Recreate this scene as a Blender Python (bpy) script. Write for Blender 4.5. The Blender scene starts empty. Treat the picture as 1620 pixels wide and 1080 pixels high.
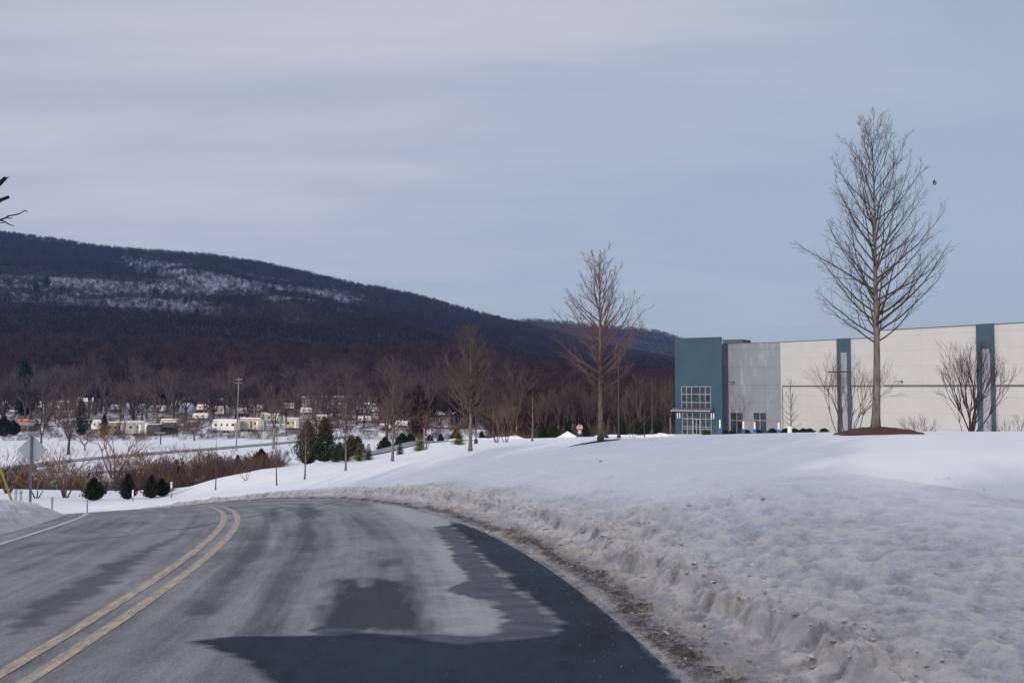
import bpy, math, random
import numpy as np
from mathutils import Vector

# ------------------------------------------------------------------ camera, world, sun
S = bpy.context.scene
F, PITCH, EYE = 1575.0, math.atan(72 / 1575.0), 2.0      # focal length in photo pixels, pitch up, eye height
cam = bpy.data.cameras.new('camera'); cam.sensor_width = 36; cam.lens = 36 * F / 1620
cam.clip_start = 0.1; cam.clip_end = 20000
camo = bpy.data.objects.new('camera', cam); S.collection.objects.link(camo)
camo.location = (0, 0, EYE); camo.rotation_euler = (math.pi / 2 + PITCH, 0, 0); S.camera = camo

SUN_EL, SUN_AZ = math.radians(16), math.radians(27)      # light travels towards +Y and a little +X
W = bpy.data.worlds.new("World"); S.world = W; W.use_nodes = True
nt = W.node_tree; nt.nodes.clear()
def N(tree, typ, **kw):
    n = tree.nodes.new(typ)
    for k, v in kw.items(): setattr(n, k, v)
    return n
def ramp(tree, fac, stops):
    r = N(tree, 'ShaderNodeValToRGB'); e = r.color_ramp.elements
    while len(e) < len(stops): e.new(0.5)
    for i, (p, c) in enumerate(stops):
        e[i].position = p; e[i].color = (c, c, c, 1) if not hasattr(c, '__len__') else (*c, 1)
    if fac is not None: tree.links.new(fac, r.inputs[0])
    return r.outputs[0]
def M_(tree, op, a, b=0.0, c=0.0, clamp=False):
    m = N(tree, 'ShaderNodeMath', operation=op, use_clamp=clamp)
    for i, v in enumerate((a, b, c)):
        if isinstance(v, (int, float)): m.inputs[i].default_value = v
        else: tree.links.new(v, m.inputs[i])
    return m.outputs[0]
def mixc(tree, fac, a, b, blend='MIX'):
    m = N(tree, 'ShaderNodeMix', data_type='RGBA', blend_type=blend)
    for sock, v in ((m.inputs[0], fac), (m.inputs[6], a), (m.inputs[7], b)):
        if isinstance(v, (int, float)): sock.default_value = v
        elif isinstance(v, tuple): sock.default_value = (*v, 1)
        else: tree.links.new(v, sock)
    return m.outputs[2]
def noise(tree, vec, scale, detail=4, rough=0.55, dist=0.0):
    n = N(tree, 'ShaderNodeTexNoise'); n.inputs['Scale'].default_value = scale
    n.inputs['Detail'].default_value = detail; n.inputs['Roughness'].default_value = rough
    n.inputs['Distortion'].default_value = dist
    if vec is not None: tree.links.new(vec, n.inputs['Vector'])
    return n.outputs[0]
def mapping(tree, vec, scale=(1, 1, 1), loc=(0, 0, 0), rot=(0, 0, 0)):
    m = N(tree, 'ShaderNodeMapping'); m.inputs['Scale'].default_value = scale
    m.inputs['Location'].default_value = loc; m.inputs['Rotation'].default_value = rot
    tree.links.new(vec, m.inputs['Vector']); return m.outputs[0]

sky = N(nt, 'ShaderNodeTexSky', sky_type='NISHITA'); sky.sun_disc = False
sky.sun_elevation = SUN_EL; sky.sun_rotation = math.pi + SUN_AZ
sky.air_density = 1.0; sky.dust_density = 1.5; sky.ozone_density = 1.5
skys = mixc(nt, 1.0, sky.outputs[0], (0.10, 0.10, 0.10), 'MULTIPLY')
tc = N(nt, 'ShaderNodeTexCoord'); sep = N(nt, 'ShaderNodeSeparateXYZ'); nt.links.new(tc.outputs['Generated'], sep.inputs[0])
zz = M_(nt, 'ADD', M_(nt, 'MAXIMUM', sep.outputs[2], 0.0), 0.13)
cmb = N(nt, 'ShaderNodeCombineXYZ')
nt.links.new(M_(nt, 'DIVIDE', sep.outputs[0], zz), cmb.inputs[0]); nt.links.new(M_(nt, 'DIVIDE', sep.outputs[1], zz), cmb.inputs[1])
cl = noise(nt, mapping(nt, cmb.outputs[0], (0.55, 0.9, 1), (3.1, 1.7, 0), (0, 0, 0.35)), 0.8, 6, 0.55, 0.5)
cl2 = noise(nt, mapping(nt, cmb.outputs[0], (0.4, 1.3, 1), (0.4, 4.7, 0), (0, 0, -0.1)), 1.6, 6, 0.62, 0.3)
# cover thins towards the lower right (+X) of the view
bias = M_(nt, 'ADD', M_(nt, 'MULTIPLY', sep.outputs[0], -0.62), M_(nt, 'MULTIPLY', sep.outputs[2], 0.95))
bias = M_(nt, 'ADD', bias, M_(nt, 'MULTIPLY', sep.outputs[1], -0.10))
cov = M_(nt, 'ADD', M_(nt, 'ADD', bias, M_(nt, 'MULTIPLY', cl, 1.05)), M_(nt, 'MULTIPLY', cl2, 0.34))
covr = ramp(nt, cov, [(0.50, 0.08), (1.0, 1.0)])
ccol = mixc(nt, ramp(nt, cl2, [(0.28, 0.0), (0.72, 1.0)]), (0.440, 0.468, 0.585), (0.575, 0.582, 0.672))
thin = mixc(nt, 0.78, skys, (0.400, 0.470, 0.590))
skyc = mixc(nt, covr, thin, ccol)
zen = ramp(nt, sep.outputs[2], [(0.42, (1.0, 1.0, 1.0)), (0.9, (1.80, 1.75, 1.62))])      # an overcast sky is brightest overhead
skyc = mixc(nt, 1.0, skyc, zen, 'MULTIPLY')
bg = N(nt, 'ShaderNodeBackground'); bg.inputs[1].default_value = 1.0
nt.links.new(skyc, bg.inputs[0]); wo = N(nt, 'ShaderNodeOutputWorld'); nt.links.new(bg.outputs[0], wo.inputs[0])

sl = bpy.data.lights.new('sun', 'SUN'); sl.energy = 2.6; sl.angle = math.radians(0.6); sl.color = (1.0, 0.86, 0.72)
so = bpy.data.objects.new('sun', sl); S.collection.objects.link(so)
sdir = Vector((math.sin(SUN_AZ) * math.cos(SUN_EL), math.cos(SUN_AZ) * math.cos(SUN_EL), -math.sin(SUN_EL)))
so.rotation_euler = sdir.to_track_quat('-Z', 'Y').to_euler(); so.location = (0, 0, 60)

S.view_settings.view_transform = 'Standard'; S.view_settings.look = 'None'
S.view_settings.exposure = 0.0; S.view_settings.gamma = 1.0
S.cycles.max_bounces = 6; S.cycles.diffuse_bounces = 3; S.cycles.glossy_bounces = 2
S.cycles.transparent_max_bounces = 8; S.cycles.volume_bounces = 1

# ------------------------------------------------------------------ helpers
COL = S.collection
def ray(px, py):
    u, v = (px - 810) / F, (540 - py) / F; c, s = math.cos(PITCH), math.sin(PITCH)
    return np.array([u, c - v * s, s + v * c])
def at(px, py, Y):
    d = ray(px, py); d = d * (Y / d[1]); return np.array([d[0], d[1], EYE + d[2]])
def proj(P):
    P = np.asarray(P, float); d = P - np.array([0, 0, EYE]); c, s = math.cos(PITCH), math.sin(PITCH)
    z = d[..., 1] * c + d[..., 2] * s; v = -d[..., 1] * s + d[..., 2] * c
    return np.stack([810 + F * d[..., 0] / z, 540 - F * v / z], -1)
def hash2(ix, iy, seed):
    n = (ix.astype(np.int64) * 374761393 + iy.astype(np.int64) * 668265263 + seed * 2147483647) & 0xffffffff
    n = ((n ^ (n >> 13)) * 1274126177) & 0xffffffff
    return ((n ^ (n >> 16)) & 0xffffff) / float(0xffffff)
def vnoise(x, y, seed=0):
    x = np.asarray(x, float); y = np.asarray(y, float)
    ix, iy = np.floor(x), np.floor(y); fx, fy = x - ix, y - iy
    fx = fx * fx * fx * (fx * (fx * 6 - 15) + 10); fy = fy * fy * fy * (fy * (fy * 6 - 15) + 10)
    a, b = hash2(ix, iy, seed), hash2(ix + 1, iy, seed); c, d = hash2(ix, iy + 1, seed), hash2(ix + 1, iy + 1, seed)
    return (a + (b - a) * fx) * (1 - fy) + (c + (d - c) * fx) * fy
def fbm(x, y, oct=4, seed=0, rough=0.5):
    t = 0; a = 1; s = 0
    for i in range(oct):
        t = t + a * (vnoise(x * 2 ** i + 17.3 * i, y * 2 ** i - 9.1 * i, seed + i) - 0.5); s += a; a *= rough
    return t / s * 2
def sstep(a, b, x):
    t = np.clip((np.asarray(x, float) - a) / (b - a), 0, 1); return t * t * (3 - 2 * t)
def tag(o, label=None, cat=None, group=None, kind=None):
    if label: o['label'] = label
    if cat: o['category'] = cat
    if group: o['group'] = group
    if kind: o['kind'] = kind
    return o
def empty(name, loc=(0, 0, 0), rz=0.0, sc=1.0):
    o = bpy.data.objects.new(name, None); COL.objects.link(o); o.location = loc
    o.rotation_euler = (0, 0, rz); o.scale = (sc, sc, sc); o.empty_display_size = 0.2; return o
def link(name, me, parent=None, mat=None, loc=None):
    o = bpy.data.objects.new(name, me); COL.objects.link(o)
    if mat is not None and not me.materials: me.materials.append(mat)
    if parent is not None: o.parent = parent
    if loc is not None: o.location = loc
    return o
def npmesh(name, V, Fc, smooth=False):
    """V (n,3); Fc (m,k) array or list of faces"""
    me = bpy.data.meshes.new(name); V = np.asarray(V, np.float32)
    if isinstance(Fc, np.ndarray):
        k = Fc.shape[1]; m = Fc.shape[0]
        me.vertices.add(len(V)); me.vertices.foreach_set('co', V.ravel())
        me.loops.add(m * k); me.loops.foreach_set('vertex_index', Fc.astype(np.int32).ravel())
        me.polygons.add(m); me.polygons.foreach_set('loop_start', np.arange(0, m * k, k, dtype=np.int32))
        me.polygons.foreach_set('loop_total', np.full(m, k, np.int32)); me.update(calc_edges=True)
    else:
        me.from_pydata(V.tolist(), [], Fc); me.update()
    if smooth: me.polygons.foreach_set('use_smooth', [True] * len(me.polygons))
    return me
def grid_faces(nr, nc):
    i = np.arange(nr - 1)[:, None] * nc + np.arange(nc - 1)[None, :]
    return np.stack([i, i + 1, i + nc + 1, i + nc], -1).reshape(-1, 4)
def attr(me, name, vals):
    a = me.attributes.new(name, 'FLOAT', 'POINT'); a.data.foreach_set('value', np.asarray(vals, np.float32).ravel())

class MB:
    """mesh builder in the thing's own frame"""
    def __init__(s): s.v = []; s.f = []
    def box(s, c, size, rz=0.0, taper=1.0):
        x, y, z = [q / 2 for q in size]; b = len(s.v); cs, sn = math.cos(rz), math.sin(rz)
        for dz in (-1, 1):
            k = taper if dz > 0 else 1
            for dx, dy in ((-1, -1), (1, -1), (1, 1), (-1, 1)):
                px, py = dx * x * k, dy * y * k
                s.v.append((c[0] + px * cs - py * sn, c[1] + px * sn + py * cs, c[2] + dz * z))
        s.f += [tuple(b + i for i in q) for q in ((3, 2, 1, 0), (4, 5, 6, 7), (0, 1, 5, 4), (1, 2, 6, 5), (2, 3, 7, 6), (3, 0, 4, 7))]
        return s
    def tube(s, pts, rad, n=6, cap=True):
        pts = [np.asarray(p, float) for p in pts]; b = len(s.v)
        if not hasattr(rad, '__len__'): rad = [rad] * len(pts)
        d = pts[-1] - pts[0]; ref = np.array([0., 0, 1]) if abs(d[2]) < 0.9 * np.linalg.norm(d) else np.array([1., 0, 0])
        for i, p in enumerate(pts):
            t = pts[min(i + 1, len(pts) - 1)] - pts[max(i - 1, 0)]; t = t / (np.linalg.norm(t) + 1e-9)
            a = np.cross(t, ref); a /= np.linalg.norm(a) + 1e-9; c = np.cross(t, a)
            for k in range(n):
                w = 2 * math.pi * k / n; s.v.append(tuple(p + rad[i] * (math.cos(w) * a + math.sin(w) * c)))
        for i in range(len(pts) - 1):
            for k in range(n):
                k2 = (k + 1) % n; s.f.append((b + i * n + k, b + i * n + k2, b + (i + 1) * n + k2, b + (i + 1) * n + k))
        if cap and n > 2:
            s.f.append(tuple(b + k for k in reversed(range(n)))); s.f.append(tuple(b + (len(pts) - 1) * n + k for k in range(n)))
        return s
    def prism(s, prof, y0, y1):
        """profile in xz extruded along y"""
        b = len(s.v); n = len(prof)
        for y in (y0, y1):
            for x, z in prof: s.v.append((x, y, z))
        s.f.append(tuple(b + i for i in range(n))); s.f.append(tuple(b + n + i for i in reversed(range(n))))
        for i in range(n):
            j = (i + 1) % n; s.f.append((b + j, b + i, b + n + i, b + n + j))
        return s
    def disc(s, c, r, nrm='y', n=20, th=0.02, rot=0.0):
        b = len(s.v)
        for q in (-1, 1):
            for k in range(n):
                w = 2 * math.pi * k / n + rot; u, v = r * math.cos(w), r * math.sin(w)
                s.v.append((c[0] + u, c[1] + q * th / 2, c[2] + v) if nrm == 'y' else (c[0] + u, c[1] + v, c[2] + q * th / 2) if nrm == 'z' else (c[0] + q * th / 2, c[1] + u, c[2] + v))
        s.f.append(tuple(b + k for k in range(n))); s.f.append(tuple(b + n + k for k in reversed(range(n))))
        for k in range(n):
            k2 = (k + 1) % n; s.f.append((b + k2, b + k, b + n + k, b + n + k2))
        return s
    def mesh(s, name, smooth=False):
        me = npmesh(name, np.array(s.v), s.f, smooth); return me
    def build(s, name, mat, parent=None, smooth=False):
        return link(name, s.mesh(name, smooth), parent, mat)

# ------------------------------------------------------------------ materials
MATS = {}
def newmat(name):
    m = bpy.data.materials.new(name); m.use_nodes = True; t = m.node_tree
    p = t.nodes['Principled BSDF']; MATS[name] = m; return m, t, p
def objvec(t): return N(t, 'ShaderNodeTexCoord').outputs['Object']
def posvec(t): return N(t, 'ShaderNodeNewGeometry').outputs['Position']
def bump(t, p, h, strength=0.3, dist=0.05, normal=None):
    b = N(t, 'ShaderNodeBump'); b.inputs['Strength'].default_value = strength; b.inputs['Distance'].default_value = dist
    t.links.new(h, b.inputs['Height'])
    if normal is not None: t.links.new(normal, b.inputs['Normal'])
    if p is not None: t.links.new(b.outputs[0], p.inputs['Normal'])
    return b.outputs[0]
def plain(name, col, rough=0.6, var=0.15, scale=3.0, metal=0.0, bmp=0.0, spec=0.5):
    m, t, p = newmat(name); n = noise(t, objvec(t), scale, 5, 0.6)
    k = ramp(t, n, [(0.3, 1 - var), (0.7, 1 + var)])
    t.links.new(mixc(t, 1.0, col, k, 'MULTIPLY'), p.inputs['Base Color'])
    p.inputs['Roughness'].default_value = rough; p.inputs['Metallic'].default_value = metal
    p.inputs['Specular IOR Level'].default_value = spec
    if bmp: bump(t, p, noise(t, objvec(t), scale * 8, 4), 0.5, bmp)
    return m
def bark(name, a, b, scale=14, spec=0.2):
    m, t, p = newmat(name); n = noise(t, mapping(t, objvec(t), (1, 1, 0.22)), scale, 6, 0.65)
    t.links.new(mixc(t, ramp(t, n, [(0.35, 0), (0.65, 1)]), a, b), p.inputs['Base Color'])
    p.inputs['Roughness'].default_value = 0.9; p.inputs['Specular IOR Level'].default_value = spec
    bump(t, p, n, 0.7, 0.02); return m
bark('bark_grey', (0.085, 0.075, 0.066), (0.20, 0.175, 0.15))
bark('bark_dark', (0.035, 0.03, 0.028), (0.10, 0.085, 0.078))
bark('bark_pale', (0.13, 0.115, 0.10), (0.27, 0.25, 0.22), 6)
plain('twig_grey', (0.085, 0.070, 0.064), 0.9, 0.25, 2, spec=0.15)
plain('twig_red', (0.120, 0.080, 0.070), 0.9, 0.25, 2, spec=0.15)
plain('twig_tan', (0.165, 0.105, 0.065), 0.9, 0.25, 2, spec=0.15)
plain('twig_dark', (0.045, 0.036, 0.036), 0.9, 0.25, 2, spec=0.1)

def snow_mat(name, dirt_sun=False):
    m, t, p = newmat(name); P = posvec(t)
    clean = mixc(t, ramp(t, noise(t, P, 0.35, 5, 0.6), [(0.35, 0), (0.65, 1)]), (0.64, 0.67, 0.715), (0.71, 0.725, 0.755))
    h1 = noise(t, mapping(t, P, (1, 1, 1), (0, 0, 0), (0, 0, 0.5)), 1.2, 3, 0.5)
    if dirt_sun:
        A = N(t, 'ShaderNodeAttribute', attribute_name='dirt').outputs['Fac']
        G = N(t, 'ShaderNodeAttribute', attribute_name='grit').outputs['Fac']
        n1 = noise(t, P, 5, 8, 0.7); n2 = noise(t, P, 34, 5, 0.7)
        tan = mixc(t, ramp(t, noise(t, P, 3.0, 4), [(0.4, 0), (0.65, 1)]), (0.53, 0.52, 0.52), (0.78, 0.70, 0.59))  # dirty-snow tan; its cream end paints the light caught along the scarp
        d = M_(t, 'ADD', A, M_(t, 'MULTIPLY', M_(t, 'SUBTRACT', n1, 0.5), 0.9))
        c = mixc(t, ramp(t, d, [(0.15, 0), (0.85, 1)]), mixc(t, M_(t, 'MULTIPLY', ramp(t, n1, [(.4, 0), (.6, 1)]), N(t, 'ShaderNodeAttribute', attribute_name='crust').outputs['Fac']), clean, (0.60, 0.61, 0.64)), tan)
        gran = noise(t, P, 24, 6, 0.8); CR = N(t, 'ShaderNodeAttribute', attribute_name='crust').outputs['Fac']; c = mixc(t, M_(t, 'MULTIPLY', ramp(t, gran, [(.44, 0), (.58, 1)]), M_(t, 'MULTIPLY', CR, 0.95)), c, mixc(t, 1.0, c, (0.60, 0.60, 0.62), 'MULTIPLY'))
        g = M_(t, 'ADD', G, M_(t, 'ADD', M_(t, 'MULTIPLY', M_(t, 'SUBTRACT', n1, 0.5), 1.1), M_(t, 'MULTIPLY', M_(t, 'SUBTRACT', n2, 0.5), 0.9)))
        brn = mixc(t, n2, (0.035, 0.026, 0.021), (0.13, 0.10, 0.08))
        c = mixc(t, ramp(t, g, [(0.42, 0), (0.72, 1)]), c, brn)
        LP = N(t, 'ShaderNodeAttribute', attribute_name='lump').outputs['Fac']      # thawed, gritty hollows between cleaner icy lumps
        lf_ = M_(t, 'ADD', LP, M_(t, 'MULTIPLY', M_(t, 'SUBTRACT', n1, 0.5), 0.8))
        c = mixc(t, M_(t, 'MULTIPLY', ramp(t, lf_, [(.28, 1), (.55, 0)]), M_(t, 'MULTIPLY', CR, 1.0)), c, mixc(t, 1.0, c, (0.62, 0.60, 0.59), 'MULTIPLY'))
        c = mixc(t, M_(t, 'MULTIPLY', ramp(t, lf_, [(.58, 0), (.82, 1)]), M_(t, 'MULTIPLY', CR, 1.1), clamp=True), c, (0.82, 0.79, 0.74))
        spk = noise(t, P, 60, 3, 0.6)
        c = mixc(t, M_(t, 'MULTIPLY', ramp(t, spk, [(0.66, 0), (0.72, 1)]), M_(t, 'MULTIPLY', A, 0.8), clamp=True), c, (0.12, 0.095, 0.075))
        t.links.new(c, p.inputs['Base Color'])
        hh = M_(t, 'ADD', M_(t, 'ADD', M_(t, 'MULTIPLY', noise(t, P, 9, 8, 0.8), 1.0), M_(t, 'MULTIPLY', gran, 0.4)), M_(t, 'MULTIPLY', h1, 0.6))
        crust = N(t, 'ShaderNodeAttribute', attribute_name='crust').outputs['Fac']
        b = N(t, 'ShaderNodeBump'); b.inputs['Distance'].default_value = 0.09
        t.links.new(hh, b.inputs['Height']); t.links.new(crust, b.inputs['Strength']); t.links.new(b.outputs[0], p.inputs['Normal'])
    else:
        A = N(t, 'ShaderNodeAttribute', attribute_name='crust').outputs['Fac']
        n1 = noise(t, mapping(t, P, (1, 2.2, 1), (0, 0, 0), (0, 0, 0.4)), 2.2, 8, 0.7)
        gr = mixc(t, M_(t, 'MULTIPLY', ramp(t, n1, [(0.40, 0), (0.62, 1)]), A, clamp=True), clean, (0.56, 0.56, 0.585))
        gran = noise(t, mapping(t, P, (1, 1.7, 1), (0, 0, 0), (0, 0, 0.45)), 15, 6, 0.78)
        gr = mixc(t, M_(t, 'MULTIPLY', ramp(t, gran, [(.42, 0), (.58, 1)]), M_(t, 'MULTIPLY', A, 0.6)), gr, (0.38, 0.385, 0.405))
        gr = mixc(t, M_(t, 'MULTIPLY', ramp(t, noise(t, P, 7, 5, .6), [(.60, 0), (.66, 1)]), M_(t, 'MULTIPLY', A, 0.7)), gr, (0.80, 0.80, 0.80))
        L = N(t, 'ShaderNodeAttribute', attribute_name='litter').outputs['Fac']
        n3 = noise(t, P, 0.11, 8, 0.7)
        lm = M_(t, 'ADD', L, M_(t, 'MULTIPLY', M_(t, 'SUBTRACT', n3, 0.5), 1.3))
        lit = mixc(t, noise(t, P, 0.6, 5), (0.055, 0.042, 0.034), (0.14, 0.105, 0.08))
        c = mixc(t, ramp(t, lm, [(0.42, 0), (0.58, 1)]), gr, lit)
        t.links.new(c, p.inputs['Base Color'])
        hh = M_(t, 'ADD', M_(t, 'MULTIPLY', noise(t, mapping(t, P, (1, 1.6, 1), (0, 0, 0), (0, 0, 0.45)), 5.5, 8, 0.68), 0.9), M_(t, 'MULTIPLY', h1, 0.5))
        b = N(t, 'ShaderNodeBump'); b.inputs['Distance'].default_value = 0.13
        t.links.new(hh, b.inputs['Height']); t.links.new(M_(t, 'MULTIPLY_ADD', A, 0.8, 0.08), b.inputs['Strength']); t.links.new(b.outputs[0], p.inputs['Normal'])
    p.inputs['Roughness'].default_value = 0.75; p.inputs['Specular IOR Level'].default_value = 0.25
    return m
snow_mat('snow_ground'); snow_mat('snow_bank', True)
plain('snow_plain', (0.78, 0.79, 0.83), 0.8, 0.05, 1.5, bmp=0.03)
plain('ice_chunk', (0.63, 0.61, 0.59), 0.6, 0.18, 9, bmp=0.01)
plain('ice_dirty', (0.40, 0.35, 0.30), 0.6, 0.3, 9, bmp=0.01)

# ------------------------------------------------------------------ road geometry
RT = [-3.460421, -1.4e-05, -0.004508, -5e-05, -0.017556, 0.000872, 1.1e-05, -0.000465, 0.00035, 4.74176, 3.582206, -0.040806, -0.000466]
YMAX = 58.0
def road_pt(Y, n):
    """point of the road surface at centreline parameter Y and offset n (right positive)"""
    Y = np.asarray(Y, float); n = np.asarray(n, float)
    Yc = np.minimum(Y, YMAX); ex = Y - Yc
    a0, a1, a2, a3, m, k, q, c0, c1 = RT[:9]
    dX = a1 + 2 * a2 * Yc + 3 * a3 * Yc ** 2
    X = a0 + a1 * Yc + a2 * Yc ** 2 + a3 * Yc ** 3 + dX * ex
    nn = np.sqrt(1 + dX ** 2)
    dz = m - 2 * k * YMAX - 3 * q * YMAX ** 2
    z = m * Yc - k * Yc ** 2 - q * Yc ** 3 + (c0 + c1 * Yc) * n + np.where(ex > 0, -0.11 * ex * 1.3, 0)
    return np.stack([X + n / nn, Y - n * dX / nn, z], -1)
def R_off(Y):
    d = np.clip(np.asarray(Y, float), 2, 45) - 12; return RT[9] + RT[11] * d + RT[12] * d * d
L_off = RT[10] + 0.55
_Yt = np.linspace(-8, 110, 1500); _C = road_pt(_Yt, 0)
def road_sn(x, y):
    """nearest centreline parameter and signed offset for world x,y"""
    x = np.asarray(x, float).ravel(); y = np.asarray(y, float).ravel(); Yo = np.empty_like(x); no = np.empty_like(x)
    for a in range(0, len(x), 20000):
        dx = x[a:a + 20000, None] - _C[None, ::5, 0]; dy = y[a:a + 20000, None] - _C[None, ::5, 1]
        i = np.argmin(dx * dx + dy * dy, 1) * 5
        Y = _Yt[i]
        for _ in range(3):
            Yc = np.minimum(Y, YMAX); D = RT[1] + 2 * RT[2] * Yc + 3 * RT[3] * Yc ** 2; c = road_pt(Y, 0)
            tx, ty = D, 1.0; Y = Y + ((x[a:a + 20000] - c[:, 0]) * tx + (y[a:a + 20000] - c[:, 1]) * ty) / (tx * tx + 1)
        Yc = np.minimum(Y, YMAX); D = RT[1] + 2 * RT[2] * Yc + 3 * RT[3] * Yc ** 2; c = road_pt(Y, 0)
        Yo[a:a + 20000] = Y; no[a:a + 20000] = ((x[a:a + 20000] - c[:, 0]) - (y[a:a + 20000] - c[:, 1]) * D) / np.sqrt(1 + D * D)
    return Yo, no

# ------------------------------------------------------------------ terrain
CP = []
for Y in (-6, 0, 5, 10, 15, 20, 25, 30, 36, 42, 48, 54, 62, 70):
    r = float(R_off(Y)); 
    for n in (-L_off - 1.5, -2, 0, 2, r):
        CP.append(tuple(road_pt(Y, n)))
    CP.append(tuple(road_pt(Y, r + 1.6) + np.array([0, 0, 0.06])))
def cpx(px, py, Y): CP.append(tuple(at(px, py, Y)))
for px, py, Y in [(1385, 685, 30.6), (950, 697.5, 41), (744, 713, 57), (621, 729, 66), (547, 744, 78), (482, 760.5, 84), (438, 769, 90), (341, 776, 98),
                  (1500, 688, 30), (1620, 690, 30), (1250, 690, 32), (1100, 694, 38), (1700, 692, 30),
                  (1620, 760, 17.5), (1400, 760, 18), (1200, 765, 19), (1050, 765, 21), (900, 760, 25), (800, 752, 30),
                  (1620, 960, 8.8), (1450, 900, 10.5), (1800, 960, 9.0), (1300, 830, 13.5), (1100, 800, 15.5), (1620, 1060, 7.1),
                  (700, 765, 35), (620, 768, 42), (900, 725, 34), (1050, 715, 33), (1250, 715, 25), (1500, 715, 23), (800, 728, 42), (680, 745, 50),
                  (560, 775, 50), (480, 776, 60), (400, 783, 68), (300, 788, 76), (200, 794, 78), (120, 800, 80), (40, 800, 80),
                  (400, 745, 100), (340, 757, 106), (280, 775, 108), (240, 786, 106), (180, 779, 112), (100, 776, 112), (20, 774, 112), (-100, 770, 115),
                  (465, 743, 100), (520, 741, 98), (560, 734, 94), (600, 725, 92), (680, 710, 88), (740, 703, 85), (840, 698, 75), (950, 693.5, 62), (1050, 692, 60),
                  (230, 812, 70), (700, 712, 108), (620, 715, 122), (560, 722, 130), (700, 699, 136), (640, 700, 138), (780, 696, 118), (900, 691.5, 115), (1000, 690.5, 115)]:
    cpx(px, py, Y)
for x, y, z in [(30, 60, -1.6), (45, 60, -2.0), (60, 50, -1.6), (30, 90, -4.6), (50, 90, -5.0), (70, 80, -5.0), (20, 120, -5.4), (40, 120, -5.5), (60, 110, -5.5), (90, 80, -5.3),
                (10, 150, -5.6), (30, 160, -5.6), (45, 155, -5.6), (80, 150, -5.6), (-10, 150, -6.6), (20, 200, -6.5), (60, 210, -6.5), (100, 150, -5.6), (120, 90, -5.6),
                (12, -10, 0.4), (30, 0, 0.8), (60, 20, 0.5), (30, 30, 0.7), (-30, 0, -0.3), (-30, 30, -1.8), (-40, 60, -5.5), (-60, 60, -7), (-60, 20, -3), (-60, -20, -1), (0, -40, 0.2), (60, -40, 0.5), (-60, -60, 0), (60, -60, 0.5), (0, -70, 0.2),
                (-60, 130, -12), (-30, 135, -11.2), (-90, 130, -12.3), (-130, 150, -13), (-90, 180, -12.6), (-40, 180, -12), (-10, 190, -10), (-130, 90, -11), (-130, 30, -8), (-130, -40, -4)]:
    CP.append((x, y, z))
CP = np.array(CP, float); _K = 5.0
def _phi(r2): return np.sqrt(r2 + _K * _K)
_P = CP[:, :2] / 10.0; _kk = (_K / 10) ** 2
_A = np.sqrt(((_P[:, None] - _P[None]) ** 2).sum(-1) * 1.0 + 0.02)
_n = len(_P); _B = np.zeros((_n + 3, _n + 3)); _B[:_n, :_n] = _A - 0.02 * np.eye(_n); _B[:_n, _n:] = np.c_[np.ones(_n), _P]; _B[_n:, :_n] = _B[:_n, _n:].T
_w = np.linalg.solve(_B, np.r_[CP[:, 2], 0, 0, 0])
def rbf(x, y):
    P = np.c_[np.ravel(x), np.ravel(y)] / 10.0; out = np.empty(len(P))
    for a in range(0, len(P), 8000):
        p = P[a:a + 8000]; d = np.sqrt(((p[:, None] - _P[None]) ** 2).sum(-1) + 0.02)
        out[a:a + 8000] = d @ _w[:_n] + _w[_n] + p @ _w[_n + 1:]
    return out.reshape(np.shape(x))
RIDGE = [(-1400, 300), (-700, 318), (-300, 345), (0, 371), (80, 381), (150, 393), (240, 400), (320, 406), (400, 417), (480, 434), (560, 452), (640, 466), (700, 482), (760, 499), (840, 520), (930, 545), (1100, 580), (1400, 600), (3000, 606)]
RIDGE2 = [(-1400, 520), (600, 516), (760, 510), (840, 507), (890, 510), (950, 517), (1000, 521), (1040, 525), (1066, 533), (1120, 552), (1200, 568), (1400, 585), (3000, 600)]
def mountain(x, y):
    px = 810 + F * x / np.maximum(y, 50); wob = fbm(x / 260, y / 260, 3, 5)
    za = EYE + (612 - np.interp(px, *zip(*RIDGE))) / F * 2400; zb = EYE + (612 - np.interp(px, *zip(*RIDGE2))) / F * 3700
    t = (y - 560) / (2400 - 560)
    S1 = np.where(t < 1, np.clip(t, 0, 1) ** 1.25, np.clip(1 - (t - 1) * 0.9, 0, 1))
    a = -8 + (za + 8) * S1
    # a spur running down to the right
    sp = np.exp(-((px - (120 + 330 * (1 - np.clip(t, 0, 1)) * 2.2)) / 70) ** 2) * np.sin(np.pi * np.clip(t, 0, 1)) * 16
    a = a + (wob * 22 * np.sin(np.pi * np.clip(t, 0, 1))) + sp
    t2 = (y - 2300) / (3700 - 2300); S2 = np.where(t2 < 1, np.clip(t2, 0, 1) ** 0.8, np.clip(1 - (t2 - 1), 0, 1))
    b = -8 + (zb + 8) * S2 + wob * 20 * np.sin(np.pi * np.clip(t2, 0, 1))
    return np.maximum(a, b)
def valley(x, y):
    z = -12 + sstep(270, 520, y) * 4.0 + fbm(x / 60, y / 60, 3, 3) * 0.5 * sstep(120, 200, y)
    return z + sstep(20, 120, x) * (1 - sstep(250, 500, y)) * 5
def H(x, y):
    x = np.asarray(x, float); y = np.asarray(y, float); sh = x.shape; x = x.ravel(); y = y.ravel()
    near = (y < 236) & (x > -170) & (x < 190); z = valley(x, y)
    k = np.where(near)[0]
    if len(k):
        w = sstep(165, 235, y[k]); w = np.maximum(w, sstep(110, 168, -x[k])); w = np.maximum(w, sstep(130, 188, x[k]))
        z[k] = rbf(x[k], y[k]) * (1 - w) + z[k] * w
    w = sstep(540, 640, y); z = z * (1 - w) + mountain(x, y) * w
    return z.reshape(sh)
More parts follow.
